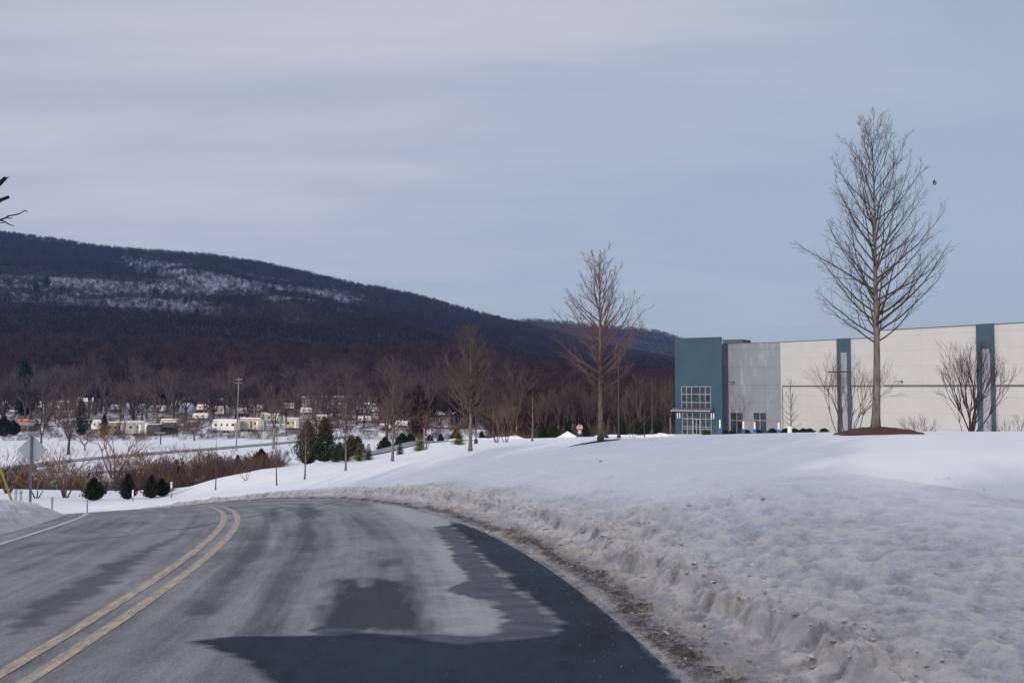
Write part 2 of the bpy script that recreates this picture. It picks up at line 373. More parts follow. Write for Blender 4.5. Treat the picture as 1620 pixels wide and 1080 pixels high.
def Hs(x, y): return float(H(np.array([x]), np.array([y]))[0])
def ground_hit(px, py, y0=20, y1=700):
    """world point where the sight line through a photo pixel meets the terrain"""
    Ys = np.linspace(y0, y1, 3000); d = ray(px, py); P = d[None] * (Ys / d[1])[:, None]; P[:, 2] += EYE
    h = H(P[:, 0], P[:, 1]); i = np.argmax(P[:, 2] < h)
    return P[i]

# the snow-covered ground sheet, graded spacing; then the wooded mountain continuing it
def graded(a, b, n, k):
    t = np.linspace(math.asinh(a / k), math.asinh(b / k), n); return np.sinh(t) * k
gx = graded(-1100, 900, 400, 6.0); gy = np.unique(np.r_[graded(-90, 660, 430, 14.0), 660.0])
GX, GY = np.meshgrid(gx, gy); GZ = H(GX, GY)
Yc_, n_ = road_sn(GX, GY); Yc_ = Yc_.reshape(GX.shape); n_ = n_.reshape(GX.shape)
inroad = (Yc_ > -8) & (Yc_ < 100); SW = 7.5
low = sstep(-L_off - 6.0, -L_off - 5.2, n_) * (1 - sstep(R_off(Yc_) + SW - 0.9, R_off(Yc_) + SW - 0.2, n_)) * inroad * (1 - sstep(72, 78, Yc_))
rz_ = road_pt(Yc_, np.clip(n_, -L_off, R_off(Yc_)))[..., 2]
onroad = (n_ > -L_off - 0.3) & (n_ < R_off(Yc_) + 0.3) & inroad & (Yc_ < 78)
GZ = np.where(onroad, np.minimum(GZ, rz_), GZ) - 0.22 * low
me = npmesh('snow_ground', np.stack([GX, GY, GZ], -1).reshape(-1, 3), grid_faces(len(gy), len(gx)), True)
crust = 0.85 * (1 - sstep(6.5, 20, GY + GX * 0.15 + 5 * fbm(GX / 2, GY / 4, 3, 66))) * (GX > -6)
attr(me, 'crust', crust)
lit = 0.06 * sstep(200, 240, GY) + 0.34 * sstep(116, 128, GY) * (1 - sstep(175, 195, GY)) * (1 - sstep(-32, -18, GX)) * 1.2 + 0.42 * sstep(262, 320, GY) + 0.5 * sstep(470, 560, GY)
lit = lit + 0.28 * sstep(400, 480, GY) 
attr(me, 'litter', lit)
tag(link('snow_ground', me, mat=MATS['snow_ground']), kind='structure')

mx = np.linspace(-4200, 3600, 330); my = np.r_[660.0, np.linspace(685, 4300, 190)]
MX, MY = np.meshgrid(mx, my)
MZ = H(MX, MY)
m, t, p = newmat('mountain_floor'); P = posvec(t)
A = N(t, 'ShaderNodeAttribute', attribute_name='snowy').outputs['Fac']
lm = M_(t, 'ADD', A, M_(t, 'MULTIPLY', M_(t, 'SUBTRACT', noise(t, P, 0.02, 8, 0.7), 0.5), 0.9))
lit = mixc(t, noise(t, P, 0.02, 5), (0.022, 0.020, 0.022), (0.048, 0.038, 0.034))
t.links.new(mixc(t, ramp(t, lm, [(0.40, 0), (0.62, 1)]), lit, (0.22, 0.24, 0.31)), p.inputs['Base Color']); p.inputs['Roughness'].default_value = 0.95
p.inputs['Specular IOR Level'].default_value = 0.1
def snowy(x, y):
    q = proj(np.stack([x, y, H(x, y)], -1)); px, py = q[..., 0], q[..., 1]
    def band(x0, x1, ya, yb, thick, soft=14):
        c = np.interp(px, [x0, x1], [ya, yb]); w = sstep(x0 - 40, x0 + 20, px) * (1 - sstep(x1 - 20, x1 + 60, px))
        return w * (1 - sstep(thick * 0.5, thick * 0.5 + soft, abs(py - c)))
    b = np.maximum(band(-500, 330, 420, 478, 34), 0)
    b = np.maximum(b, band(200, 560, 418, 478, 22)); b = np.maximum(b, 0.55 * band(500, 760, 440, 500, 10))
    b = b * (0.85 + 0.8 * fbm(x / 14, y / 160, 4, 8, .65))
    return np.clip(b, 0, 1) * (y > 1000) * (y < 2400)
me = npmesh('mountain', np.stack([MX, MY, MZ], -1).reshape(-1, 3), grid_faces(len(my), len(mx)), True)
attr(me, 'snowy', snowy(MX, MY)); tag(link('mountain_terrain', me, mat=m), kind='structure')

# ------------------------------------------------------------------ road surface
def sdf_poly(P, poly):
    poly = np.asarray(poly, float); d = np.full(len(P), 1e9); ins = np.zeros(len(P), bool); n = len(poly)
    for i in range(n):
        a, b = poly[i], poly[(i + 1) % n]; ab = b - a; t = np.clip(((P - a) @ ab) / (ab @ ab + 1e-12), 0, 1)
        d = np.minimum(d, np.hypot(*(P - a - t[:, None] * ab).T))
        c = ((a[1] > P[:, 1]) != (b[1] > P[:, 1])); xi = (b[0] - a[0]) * (P[:, 1] - a[1]) / (b[1] - a[1] + 1e-12) + a[0]
        ins ^= c & (P[:, 0] < xi)
    return np.where(ins, -d, d)
def sdf_line(P, poly):
    poly = np.asarray(poly, float); d = np.full(len(P), 1e9)
    for a, b in zip(poly[:-1], poly[1:]):
        ab = b - a; t = np.clip(((P - a) @ ab) / (ab @ ab + 1e-12), 0, 1); d = np.minimum(d, np.hypot(*(P - a - t[:, None] * ab).T))
    return d
_ry, _rn = np.meshgrid(np.linspace(4.2, 48, 900), np.linspace(-5, 5.4, 120), indexing='ij')
_rp = road_pt(_ry, _rn).reshape(-1, 3); _rpx = proj(_rp)
def onroadw(pts):
    """stain outlines measured off the road surface, as world x,y"""
    out = []
    for q in pts:
        i = np.argmin(((_rpx - np.array(q)) ** 2).sum(1)); out.append(_rp[i, :2])
    return np.array(out)
ys = [3.0]
while ys[-1] < 78: ys.append(ys[-1] + max(0.035, 0.0042 * ys[-1]) * (1 if ys[-1] < 45 else 3))
ys = np.array(ys); tn = np.linspace(0, 1, 230)
RY = np.repeat(ys[:, None], 230, 1); RN = -L_off - 0.3 + tn[None] * (R_off(ys)[:, None] + 0.30 + L_off + 0.3)
RP = road_pt(RY, RN); RP[..., 2] += 0.012; P2 = RP[..., :2].reshape(-1, 2)
me = npmesh('road', RP.reshape(-1, 3), grid_faces(len(ys), 230)[:, ::-1], True)
dark = [(712, 833), (735, 852), (752, 868), (765, 885), (785, 897), (800, 908), (806, 930), (830, 938), (852, 962), (884, 992), (868, 1010), (800, 1014), (735, 1020), (640, 1006), (560, 1000), (480, 1008), (370, 1007), (298, 1014), (345, 1030), (385, 1042), (398, 1056), (430, 1079), (470, 1135), (1150, 1135), (1085, 1079), (1030, 1030), (960, 965), (900, 912), (850, 880), (790, 850), (740, 832), (712, 826)]
damp = [(684, 834), (718, 830), (760, 875), (806, 925), (855, 958), (888, 992), (868, 1014), (735, 1026), (540, 1010), (500, 1000), (508, 985), (560, 1000), (640, 1003), (765, 1003), (795, 998), (800, 985), (780, 955), (757, 948), (715, 934), (742, 918), (733, 900), (712, 880), (705, 855)]
tyre = [(533, 917), (560, 918), (575, 928), (582, 916), (650, 920), (655, 930), (665, 960), (678, 1004), (505, 998), (508, 965), (520, 945)]
tyre2 = [(582, 874), (603, 872), (604, 884), (636, 884), (640, 897), (608, 905), (590, 905)]
lpatch = [(20, 987), (50, 957), (93, 933), (113, 923), (160, 903), (157, 895), (200, 883), (233, 867), (277, 850), (300, 833), (293, 850), (253, 873), (200, 907), (160, 937), (110, 967), (67, 990), (20, 1007)]
saltA = [(600, 792), (640, 800), (700, 822), (735, 836), (690, 836), (640, 820), (590, 800)]
saltB = [(715, 850), (742, 912), (757, 948), (800, 985), (795, 1000), (745, 1003), (718, 975), (706, 935), (690, 885)]
attr(me, 'dark', -sdf_poly(P2, onroadw(dark))); attr(me, 'damp', -sdf_poly(P2, onroadw(damp)))
attr(me, 'tyre', np.maximum(-sdf_poly(P2, onroadw(tyre)), -sdf_poly(P2, onroadw(tyre2)) - 0.15)); attr(me, 'lpatch', -sdf_poly(P2, onroadw(lpatch)))
attr(me, 'salt', np.maximum(-sdf_poly(P2, onroadw(saltA)), -sdf_poly(P2, onroadw(saltB))))
tr = np.minimum(sdf_line(P2, onroadw([(433, 803), (425, 830), (396, 880), (355, 930), (320, 970)])), sdf_line(P2, onroadw([(483, 797), (490, 815), (480, 873), (448, 927), (405, 1000)])) - 0.05)
attr(me, 'track', tr); attr(me, 'seam', sdf_line(P2, onroadw([(30, 868), (60, 863), (133, 855), (220, 846), (300, 834), (400, 817), (500, 802), (545, 791)])) + .02 * fbm(P2[:, 0] * 3, P2[:, 1] * 3, 3, 3))
uv = me.uv_layers.new(name='road'); li = np.empty(len(me.loops), np.int32); me.loops.foreach_get('vertex_index', li)
arc = np.r_[0, np.cumsum(np.hypot(*np.diff(road_pt(ys, 0)[:, :2], axis=0).T))]
UV = np.stack([RN, np.repeat(arc[:, None], 230, 1)], -1).reshape(-1, 2)
uv.data.foreach_set('uv', UV[li].astype(np.float32).ravel())
m, t, p = newmat('asphalt'); U = N(t, 'ShaderNodeUVMap', uv_map='road').outputs[0]
def at_(n): return N(t, 'ShaderNodeAttribute', attribute_name=n).outputs['Fac']
streak = noise(t, mapping(t, U, (2.6, 0.10, 1)), 1.0, 7, 0.62, 0.4)
blot = noise(t, mapping(t, U, (0.55, 0.30, 1), (3, 2, 0)), 1.0, 6, 0.6, 0.8)
fing = noise(t, mapping(t, U, (1.3, 3.4, 1)), 1.0, 5, 0.55)            # fingers reaching across the road
fine = noise(t, mapping(t, U, (1, 0.6, 1)), 38, 6, 0.75); grain = noise(t, U, 70, 5, 0.85)
medi = noise(t, mapping(t, U, (5.0, 2.6, 1)), 1.0, 8, 0.7, 0.6)
salty = M_(t, 'ADD', M_(t, 'ADD', M_(t, 'MULTIPLY', streak, 0.42), M_(t, 'MULTIPLY', blot, 0.38)), M_(t, 'MULTIPLY', medi, 0.20))
salty = M_(t, 'ADD', salty, M_(t, 'MULTIPLY', M_(t, 'SUBTRACT', fine, 0.5), 0.42))
salty = M_(t, 'ADD', salty, M_(t, 'MULTIPLY', ramp(t, M_(t, 'MULTIPLY_ADD', at_('salt'), 0.9, M_(t, 'MULTIPLY_ADD', fing, 0.8, 0.05)), [(0.2, 0), (0.75, 1)]), 0.26))
tk = ramp(t, M_(t, 'ADD', at_('track'), M_(t, 'MULTIPLY', M_(t, 'SUBTRACT', streak, 0.5), 0.25)), [(0.05, 0.125), (0.26, 0.0)])
salty = M_(t, 'SUBTRACT', salty, tk)
c = mixc(t, ramp(t, salty, [(0.36, 0), (0.66, 1)]), (0.135, 0.137, 0.145), (0.47, 0.465, 0.46))
def mask(a, amp, lo, hi, src=fing):
    e = M_(t, 'ADD', at_(a), M_(t, 'MULTIPLY', M_(t, 'SUBTRACT', src, 0.5), amp))
    e = M_(t, 'ADD', e, M_(t, 'MULTIPLY', M_(t, 'SUBTRACT', fine, 0.5), 0.12))
    return ramp(t, M_(t, 'ADD', e, 0.5), [(0.5 + lo, 0), (0.5 + hi, 1)])
c = mixc(t, M_(t, 'MULTIPLY', mask('lpatch', 0.6, -0.04, 0.10), 0.75), c, (0.105, 0.104, 0.118))
mt = mask('tyre', 0.5, -0.12, 0.16, noise(t, mapping(t, U, (6, 1.2, 1)), 1.0, 4)); c = mixc(t, M_(t, 'MULTIPLY', mt, 0.9), c, (0.040, 0.048, 0.066))
md = mask('damp', 0.55, -0.03, 0.04); c = mixc(t, M_(t, 'MULTIPLY', md, 0.92), c, mixc(t, ramp(t, noise(t, mapping(t, U, (2, 5, 1)), 1, 5), [(0.4, 0), (0.7, 1)]), (0.085, 0.095, 0.118), (0.15, 0.158, 0.18)))
mk = mask('dark', 0.34, -0.04, 0.07); c = mixc(t, M_(t, 'MULTIPLY', mk, 0.96), c, mixc(t, ramp(t, M_(t, 'ADD', M_(t, 'MULTIPLY', blot, .6), M_(t, 'MULTIPLY', medi, .4)), [(.36, 0), (.62, 1)]), (0.006, 0.013, 0.025), (0.026, 0.044, 0.068)))
c = mixc(t, ramp(t, at_('seam'), [(0.03, 0.7), (0.075, 0.0)]), c, (0.05, 0.05, 0.06))
c = mixc(t, ramp(t, grain, [(0.34, 0.60), (0.56, 0.0)]), c, (0.04, 0.042, 0.05))
c = mixc(t, M_(t, 'MULTIPLY', ramp(t, noise(t, U, 65, 4, 0.7), [(0.58, 0.0), (0.72, 0.55)]), M_(t, 'SUBTRACT', 1.0, M_(t, 'MULTIPLY', mk, 0.93))), c, (0.48, 0.48, 0.49))
t.links.new(c, p.inputs['Base Color'])
wet = M_(t, 'MAXIMUM', mk, M_(t, 'MULTIPLY', mt, 0.3))
t.links.new(M_(t, 'SUBTRACT', 0.92, M_(t, 'MULTIPLY', wet, 0.22)), p.inputs['Roughness']); p.inputs['Specular IOR Level'].default_value = 0.07
bump(t, p, M_(t, 'ADD', noise(t, U, 90, 5, 0.7), M_(t, 'MULTIPLY', fine, 0.7)), 0.5, 0.006)
tag(link('road', me, mat=m), kind='structure')

def stripe(name, n0, n1, y0, y1, mat, zo=0.018):
    yy = ys[(ys >= y0) & (ys <= y1)]; a = road_pt(yy, n0); b = road_pt(yy, n1); V = np.stack([a, b], 1).reshape(-1, 3); V[:, 2] += zo
    me = npmesh(name, V, grid_faces(len(yy), 2)[:, ::-1], True); uvl = me.uv_layers.new(name='road'); li = np.empty(len(me.loops), np.int32); me.loops.foreach_get('vertex_index', li)
    ar = np.interp(yy, ys, arc); uvs = np.stack([np.tile([n0, n1], (len(yy), 1)), np.repeat(ar[:, None], 2, 1)], -1).reshape(-1, 2); uvl.data.foreach_set('uv', uvs[li].astype(np.float32).ravel())
    return tag(link(name, me, mat=mat), kind='structure')
def paint(name, col, worn, lo, hi):
    m, t, p = newmat(name); U = N(t, 'ShaderNodeUVMap', uv_map='road').outputs[0]
    n = M_(t, 'ADD', M_(t, 'MULTIPLY', noise(t, mapping(t, U, (14, 3, 1)), 1.0, 8, 0.75), 0.6), M_(t, 'MULTIPLY', noise(t, U, 60, 4, 0.8), 0.4))
    t.links.new(mixc(t, ramp(t, n, [(lo, 0), (hi, 1)]), worn, col), p.inputs['Base Color']); p.inputs['Roughness'].default_value = 0.8; return m
py_ = paint('yellow_paint', (0.56, 0.45, 0.31), (0.25, 0.24, 0.22), 0.44, 0.55)
pw_ = paint('white_paint', (0.52, 0.52, 0.54), (0.17, 0.17, 0.19), 0.36, 0.50)
stripe('road_marking', -0.21, -0.08, 3.2, 70, py_); stripe('road_marking', 0.08, 0.21, 3.2, 70, py_)
stripe('road_marking', -RT[10] - 0.06, -RT[10] + 0.06, 3.2, 70, pw_)

# ------------------------------------------------------------------ ploughed snow banks
def bank_prof(t, s, seed, h=0.42):
    """height of the ploughed ridge above the ground at distance t from the asphalt"""
    w = 0.98 + 0.32 * fbm(s / 2.3, t * 0 + 3, 3, seed) + 0.16 * fbm(s / 0.22, t * 0 + 1, 3, seed + 4)
    e = t - w
    lower = 0.08 * sstep(0.10, 1.1, t); scarp = sstep(-0.05, 0.08, e) if seed == 11 else sstep(-0.8, 1.1, e); crest = np.exp(-np.maximum(e - 0.1, 0) / 1.1)
    z = lower + (h - 0.08 + 0.10 * fbm(s / 1.2, t / 1.0, 3, seed + 9)) * scarp * (0.35 + 0.65 * crest)
    rough = 0.105 * fbm(s / 0.30, t / 0.26, 5, seed + 2, 0.66) * sstep(0.0, 0.5, t) * (1 - 0.6 * sstep(2, 5, t))
    ck = np.abs(fbm(s / 0.24, t / 0.22, 4, seed + 6, 0.6)); ck2 = np.abs(fbm(s / 0.11, t / 0.11, 3, seed + 16, 0.6))
    chunk = (0.12 * (ck - 0.16) + 0.12 * (ck2 - 0.16)) * np.exp(-((e - .12) / 0.32) ** 2) * (1 if seed == 11 else .5)
    big = 0.07 * fbm(s / 1.6, t / 1.3, 3, seed + 12) * sstep(0.8, 2.0, t)
    u_, v_ = s * .83 + t * .55, -s * .55 + t * .83
    rid = 1 - 2.6 * np.abs(fbm(u_ / 0.50, v_ / 0.17, 4, seed + 21, 0.6)); rid = np.clip(rid, -1, 1)
    crust = 0.020 * rid * sstep(0.9, 1.8, t)
    lump = np.clip(.5 + .5 * rid, 0, 1) * .55 + np.clip((ck - .12) * 3, 0, 1) * .6 * np.exp(-((e - .12) / 0.4) ** 2) + np.clip(.5 + 1.1 * fbm(s / 0.30, t / 0.26, 5, seed + 2, 0.66), 0, 1) * .35
    return z + rough + chunk + big + crust, e, np.clip(lump, 0, 1) * (.55 + .45 * sstep(.45, .95, t))
def bank(name, side, y0, y1, width, seed, h, dirtk):
    yy = [y0]
    while yy[-1] < y1: yy.append(yy[-1] + max(0.03, 0.0036 * yy[-1]))
    yy = np.array(yy); tt = np.r_[np.linspace(-0.12, 2.3, 88), 2.3 + (width - 2.3) * (np.linspace(0, 1, 110 if side > 0 else 46)[1:] ** 1.1)]
    YY, TT = np.meshgrid(yy, tt, indexing='ij')
    edge = R_off(YY) if side > 0 else np.full_like(YY, L_off)
    Pg = road_pt(YY, side * (edge + TT)); base = H(Pg[..., 0], Pg[..., 1])
    Pr = road_pt(YY, side * edge); ar = np.interp(YY, ys, arc)
    z, e, lump = bank_prof(np.maximum(TT, 0), ar, seed, h)
    k = sstep(0.2, 2.2, TT); fade = (1 - sstep(width - 2.6, width - 0.3, TT)) * (0.25 + 0.75 * (1 - sstep(45, 60, YY)))
    zz = Pr[..., 2] * (1 - k) + base * k + z * fade
    zz = zz + 0.03 * np.clip(TT / 0.2, 0, 1) - 0.06 * (TT < 0) - 0.10 * sstep(width - 0.35, width, TT) + 0.012
    Pg[..., 2] = zz
    fc = grid_faces(len(yy), len(tt)); fc = fc[:, ::-1] if side > 0 else fc
    me = npmesh(name, Pg.reshape(-1, 3), fc, True)
    wv = fbm(ar / 1.5, TT / 0.8, 4, seed + 20)
    dirt_sun = np.clip((1 - sstep(0.3, 3.2, TT)) * 0.85 + 0.25 * np.exp(-(e / 0.3) ** 2) + 0.35 * wv, 0.04, 1) * dirtk * (1 - sstep(2.5, 6.5, TT))  # real dirt by the road; the scarp term carries the painted light
    grit = np.clip(0.64 * np.exp(-((TT - 0.26 - 0.16 * wv) / 0.30) ** 2) + 0.09 * np.exp(-((TT - 0.9) / 0.5) ** 2) - 0.10 * sstep(1.0, 1.6, TT), 0, 1) * dirtk
    grit = np.where(TT < 0.1, 0.50 * dirtk, grit)
    attr(me, 'dirt', dirt_sun); attr(me, 'grit', grit); attr(me, 'lump', lump); cr = (0.66 - 0.10 * sstep(3, 7, TT)) * (1 - 0.95 * sstep(8, 21, YY + 5 * fbm(Pg[..., 0] / 2, Pg[..., 1] / 4, 3, 66)) * sstep(1.5, 3.5, TT)); attr(me, 'crust', cr)
    return me
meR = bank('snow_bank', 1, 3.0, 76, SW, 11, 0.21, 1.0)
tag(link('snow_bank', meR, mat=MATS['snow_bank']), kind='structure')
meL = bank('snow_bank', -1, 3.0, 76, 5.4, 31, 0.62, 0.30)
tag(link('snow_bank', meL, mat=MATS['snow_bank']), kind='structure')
# surface sampler for things lying on the right bank
_co = np.empty(len(meR.vertices) * 3, np.float32); meR.vertices.foreach_get('co', _co); _co = _co.reshape(-1, 3)

rng = np.random.default_rng(4)
def ico(sub=1):
    import bmesh
    bm = bmesh.new(); bmesh.ops.create_icosphere(bm, subdivisions=sub, radius=1); V = np.array([v.co[:] for v in bm.verts]); Fc = np.array([[v.index for v in f.verts] for f in bm.faces]); bm.free(); return V, Fc
IV, IF = ico(2)
def chunks(name, pts, sizes, mat, flat=0.55):
    Vs = []; Fs = []; b = 0
    for i, (p_, s_) in enumerate(zip(pts, sizes)):
        V = IV.copy(); q = np.random.default_rng(i + 50)
        for _ in range(11):
            d = q.normal(size=3); d /= np.linalg.norm(d); c0 = q.uniform(0.25, 0.62); ex = np.maximum(V @ d - c0, 0); V -= ex[:, None] * d
        V *= (1 + 0.12 * q.normal(size=(len(V), 1)) * 0.5); V *= np.array([q.uniform(.7, 1.4), q.uniform(.7, 1.3), q.uniform(flat * .7, flat * 1.3)]) * s_
        a = q.uniform(0, 6.28); R = np.array([[math.cos(a), -math.sin(a), 0], [math.sin(a), math.cos(a), 0], [0, 0, 1]]); V = V @ R.T + p_ + np.array([0, 0, s_ * 0.12])
        Vs.append(V); Fs.append(IF + b); b += len(V)
    return tag(link(name, npmesh(name, np.concatenate(Vs), np.concatenate(Fs)), mat=mat), kind='stuff')
# clumps thrown up over the bank and the slope
w = rng.random(len(_co)); near = (_co[:, 1] < 40)
Yk, nk = road_sn(_co[:, 0], _co[:, 1]); tk_ = nk - R_off(Yk)
prob = 0.085 * np.exp(-((tk_ - 1.25) / 0.33) ** 2) + 0.012 * np.exp(-tk_ / 2.0) + 0.0014 * (tk_ > 1.5) * np.exp(-tk_ / 6); sel = np.where((w < prob) & near)[0]
chunks('snow_chunks', _co[sel], 0.008 + 0.038 * rng.random(len(sel)) ** 5 * (1 + _co[sel, 1] / 25), MATS['ice_chunk'])
w = rng.random(len(_co)); prob = 0.05 * np.exp(-((tk_ - 0.40) / 0.28) ** 2) + 0.03 * np.exp(-((tk_ - 1.15) / 0.25) ** 2); sel = np.where((w < prob) & (_co[:, 1] < 26))[0]
chunks('dirty_snow_chunks', _co[sel], 0.006 + 0.032 * rng.random(len(sel)) ** 3.5, MATS['ice_dirty'])
pts = []; szs = []
for px, py, s in [(987, 806, .10), (1112, 822, .10), (1114, 851, .12), (1150, 855, .08), (1475, 832, .10), (1385, 846, .08), (1545, 850, .12), (1420, 918, .09), (1530, 931, .13), (1470, 941, .09), (1330, 920, .06), (1280, 945, .07), (1590, 958, .16), (1190, 818, .07), (1045, 770, .12), (905, 765, .1), (1300, 850, .05), (1335, 944, .05)]:
    g = ground_hit(px, py + 4, 4.5, 60); pts.append(g); szs.append(s * .85)
for o_, (g, s) in enumerate(zip(pts, szs)):
    pass
for i in range(420):
    x = rng.uniform(2.5, 16); y = rng.uniform(5, 18)
    if abs(x) / y > 0.62 or x < 2.2 + 0: continue
    g = np.array([x, y, 0.0]); g[2] = Hs(x, y) + 0.02; pts.append(g); szs.append(0.02 + 0.05 * rng.random() ** 3)
pts = np.array(pts); Yk2, nk2 = road_sn(pts[:, 0], pts[:, 1]); ok = nk2 - R_off(Yk2) > 1.6
chunks('snow_chunks', pts[ok], np.array(szs)[ok], MATS['ice_chunk'], 0.45)
# grit and stones on the asphalt edge
gv = []; gs = []
for i in range(260):
    Y = rng.uniform(4.5, 20); n = float(R_off(Y)) - abs(rng.normal(0, 0.35)) if rng.random() < 0.8 else rng.uniform(0, 5)
    q = road_pt(Y, n); q[2] += 0.012; gv.append(q); gs.append(rng.uniform(0.004, 0.012))
chunks('road_grit', np.array(gv), gs, MATS['ice_dirty'])

# ------------------------------------------------------------------ trees
def nrm(v): return v / (np.linalg.norm(v) + 1e-9)
def perp(d, r):
    a = nrm(np.cross(d, [0.3, 0.2, 1.0] if abs(d[2]) < .95 else [1., 0, 0])); b = np.cross(d, a); w = r.uniform(0, 2 * math.pi)
    return math.cos(w) * a + math.sin(w) * b
def limb(mb, p, d, L, r0, r1, n, sides, r, curl=0.12, jit=0.06):
    pts = [p]; dirs = [d]
    for i in range(n):
        d = nrm(d + np.array([0, 0, curl]) + r.normal(size=3) * jit); p = p + d * (L / n); pts.append(p); dirs.append(d)
    rad = [r0 + (r1 - r0) * (i / n) ** 0.8 for i in range(n + 1)]
    mb.tube(pts, rad, sides, cap=False); return pts, dirs, rad
def street_tree(Ht, seed, tr=0.12, clear=0.28, spread=0.24, nprim=44, nsec=8, nter=4, steep=0.0, lw=1.0, peak=0.12, lean=0.0, wobk=1.0):
    """a young street tree: one straight leader, rising side branches, fine twigs; returns trunk and crown meshes"""
    r = np.random.default_rng(seed); T = MB(); C = MB(); n = 16; pts = []; wob = r.normal(size=2) * 0.012 * Ht * wobk
    for i in range(n + 1):
        t = i / n; pts.append(np.array([wob[0] * math.sin(t * 3.1) + lean * t * Ht, wob[1] * math.sin(t * 2.3) + 0.006 * Ht * math.sin(t * 9 + seed), t * Ht]))
    rad = [tr * (1 - 0.97 * (i / n) ** 0.8) * (1.0 if i else 1.25) + 0.004 for i in range(n + 1)]
    T.tube(pts, rad, 10)
    P = np.array(pts)
    def trunk(t): return np.array([np.interp(t * n, range(n + 1), P[:, k]) for k in range(3)]), float(np.interp(t * n, range(n + 1), rad))
    az = r.uniform(0, 6.28)
    for i in range(nprim):
        u = (i + r.uniform(-.3, .3)) / nprim; u = min(max(u, 0), 0.985); t = clear + (1 - clear) * u
        p, rt = trunk(t); az += 2.4 + r.normal() * .3
        if u < peak: sh = 0.72 + 0.28 * u / peak
        else: sh = 1 - 0.66 * ((u - peak) / (1 - peak)) ** 1.4
        L = Ht * spread * sh * r.uniform(0.72, 1.12); ang = math.radians((66 - 36 * u) - steep + r.normal() * 6)
        d = np.array([math.cos(az) * math.sin(ang), math.sin(az) * math.sin(ang), math.cos(ang)])
        rb = min(rt * 0.55, 0.006 + 0.011 * L) * lw
        q, dd, rr = limb(C, p, d, L, rb, 0.0035 * lw, 7, 4, r, 0.085, 0.07)
        m_ = max(2, int(nsec * (0.45 + 0.55 * sh)))
        for j in range(m_):
            s = 0.16 + 0.80 * (j + r.random()) / m_; k = min(int(s * 7), 6); f_ = s * 7 - k; b = q[k] + (q[k + 1] - q[k]) * f_
            d2 = nrm(dd[k] + perp(dd[k], r) * r.uniform(.45, .9) + np.array([0, 0, 0.12])); L2 = L * 0.42 * (1.08 - s * .75) * r.uniform(.6, 1.2)
            q2, dd2, _ = limb(C, b, d2, L2, max(rr[k] * .5, .0036 * lw), 0.0026 * lw, 4, 3, r, 0.07, 0.10)
            for _ in range(nter):
                k2 = r.integers(1, 4); b3 = q2[k2] + (q2[k2 + 1] - q2[k2]) * r.random()
                d3 = nrm(dd2[k2] + perp(dd2[k2], r) * r.uniform(.5, 1.0) + np.array([0, 0, 0.1])); limb(C, b3, d3, L2 * r.uniform(.2, .5) + 0.03, .0026 * lw, .0018 * lw, 2, 3, r, .05, .12)
    return T.mesh('trunk', True), C.mesh('crown')
def broad_tree(Ht, seed, tr=0.22, fork=0.25, nl=4, depth=4, ang=(22, 42), kids=3, lw=1.0, trop=0.05, ratio=0.68, stems=1, tang=(12, 35), sides=4, lr=.62):
    """forking tree or many-stemmed shrub"""
    r = np.random.default_rng(seed); T = MB(); C = MB()
    def rec(p, d, L, rr, lev):
        q, dd, _ = limb(C, p, d, L, rr, rr * .62, 3 if lev else 4, sides if lev < 2 else 3, r, trop, 0.11)
        if lev >= depth: return
        for i in range(kids if lev < depth - 1 else kids + 1):
            k = 3 if (i < 2 or lev == 0) else r.integers(1, 4); k = min(k, len(q) - 1); a = math.radians(r.uniform(*ang))
            d2 = nrm(dd[k] * math.cos(a) + perp(dd[k], r) * math.sin(a)); rec(q[k], d2, L * ratio * r.uniform(.75, 1.15), max(rr * .56, .004 * lw), lev + 1)
    tot = sum(ratio ** i for i in range(depth + 1))
    if stems == 1:
        h0 = Ht * fork; q, dd, _ = limb(T, np.zeros(3), nrm(np.array([r.normal() * .05, r.normal() * .05, 1])), h0, tr * 1.15, tr * .8, 5, 8, r, .05, .03)
        for i in range(nl):
            a = math.radians(r.uniform(*tang)); w = 6.28 * i / nl + r.uniform(-.4, .4); d = np.array([math.cos(w) * math.sin(a), math.sin(w) * math.sin(a), math.cos(a)])
            rec(q[-1] - np.array([0, 0, tr * .3]), d, (Ht - h0) / tot * 1.12, tr * lr, 0)
    else:
        for i in range(stems):
            a = math.radians(r.uniform(*tang)); w = 6.28 * i / stems + r.uniform(-.5, .5); d = np.array([math.cos(w) * math.sin(a), math.sin(w) * math.sin(a), math.cos(a)])
            p = np.array([math.cos(w), math.sin(w), 0]) * tr * 1.2
            q, dd, _ = limb(T, p, d, Ht * .22, tr * .5, tr * .36, 3, 6, r, .06, .06)
            rec(q[-1], dd[-1], Ht * .80 / tot * 1.1, tr * .34, 0)
    return T.mesh('trunk', True), C.mesh('crown')
def put_tree(meshes, loc, bm, cm, label, group=None, name='bare_tree', sc=1.0, rz=0.0, cat='tree'):
    e = empty(name, loc, rz, sc); tag(e, label, cat, group)
    link('trunk', meshes[0], e, MATS[bm]); link('crown', meshes[1], e, MATS[cm]); return e

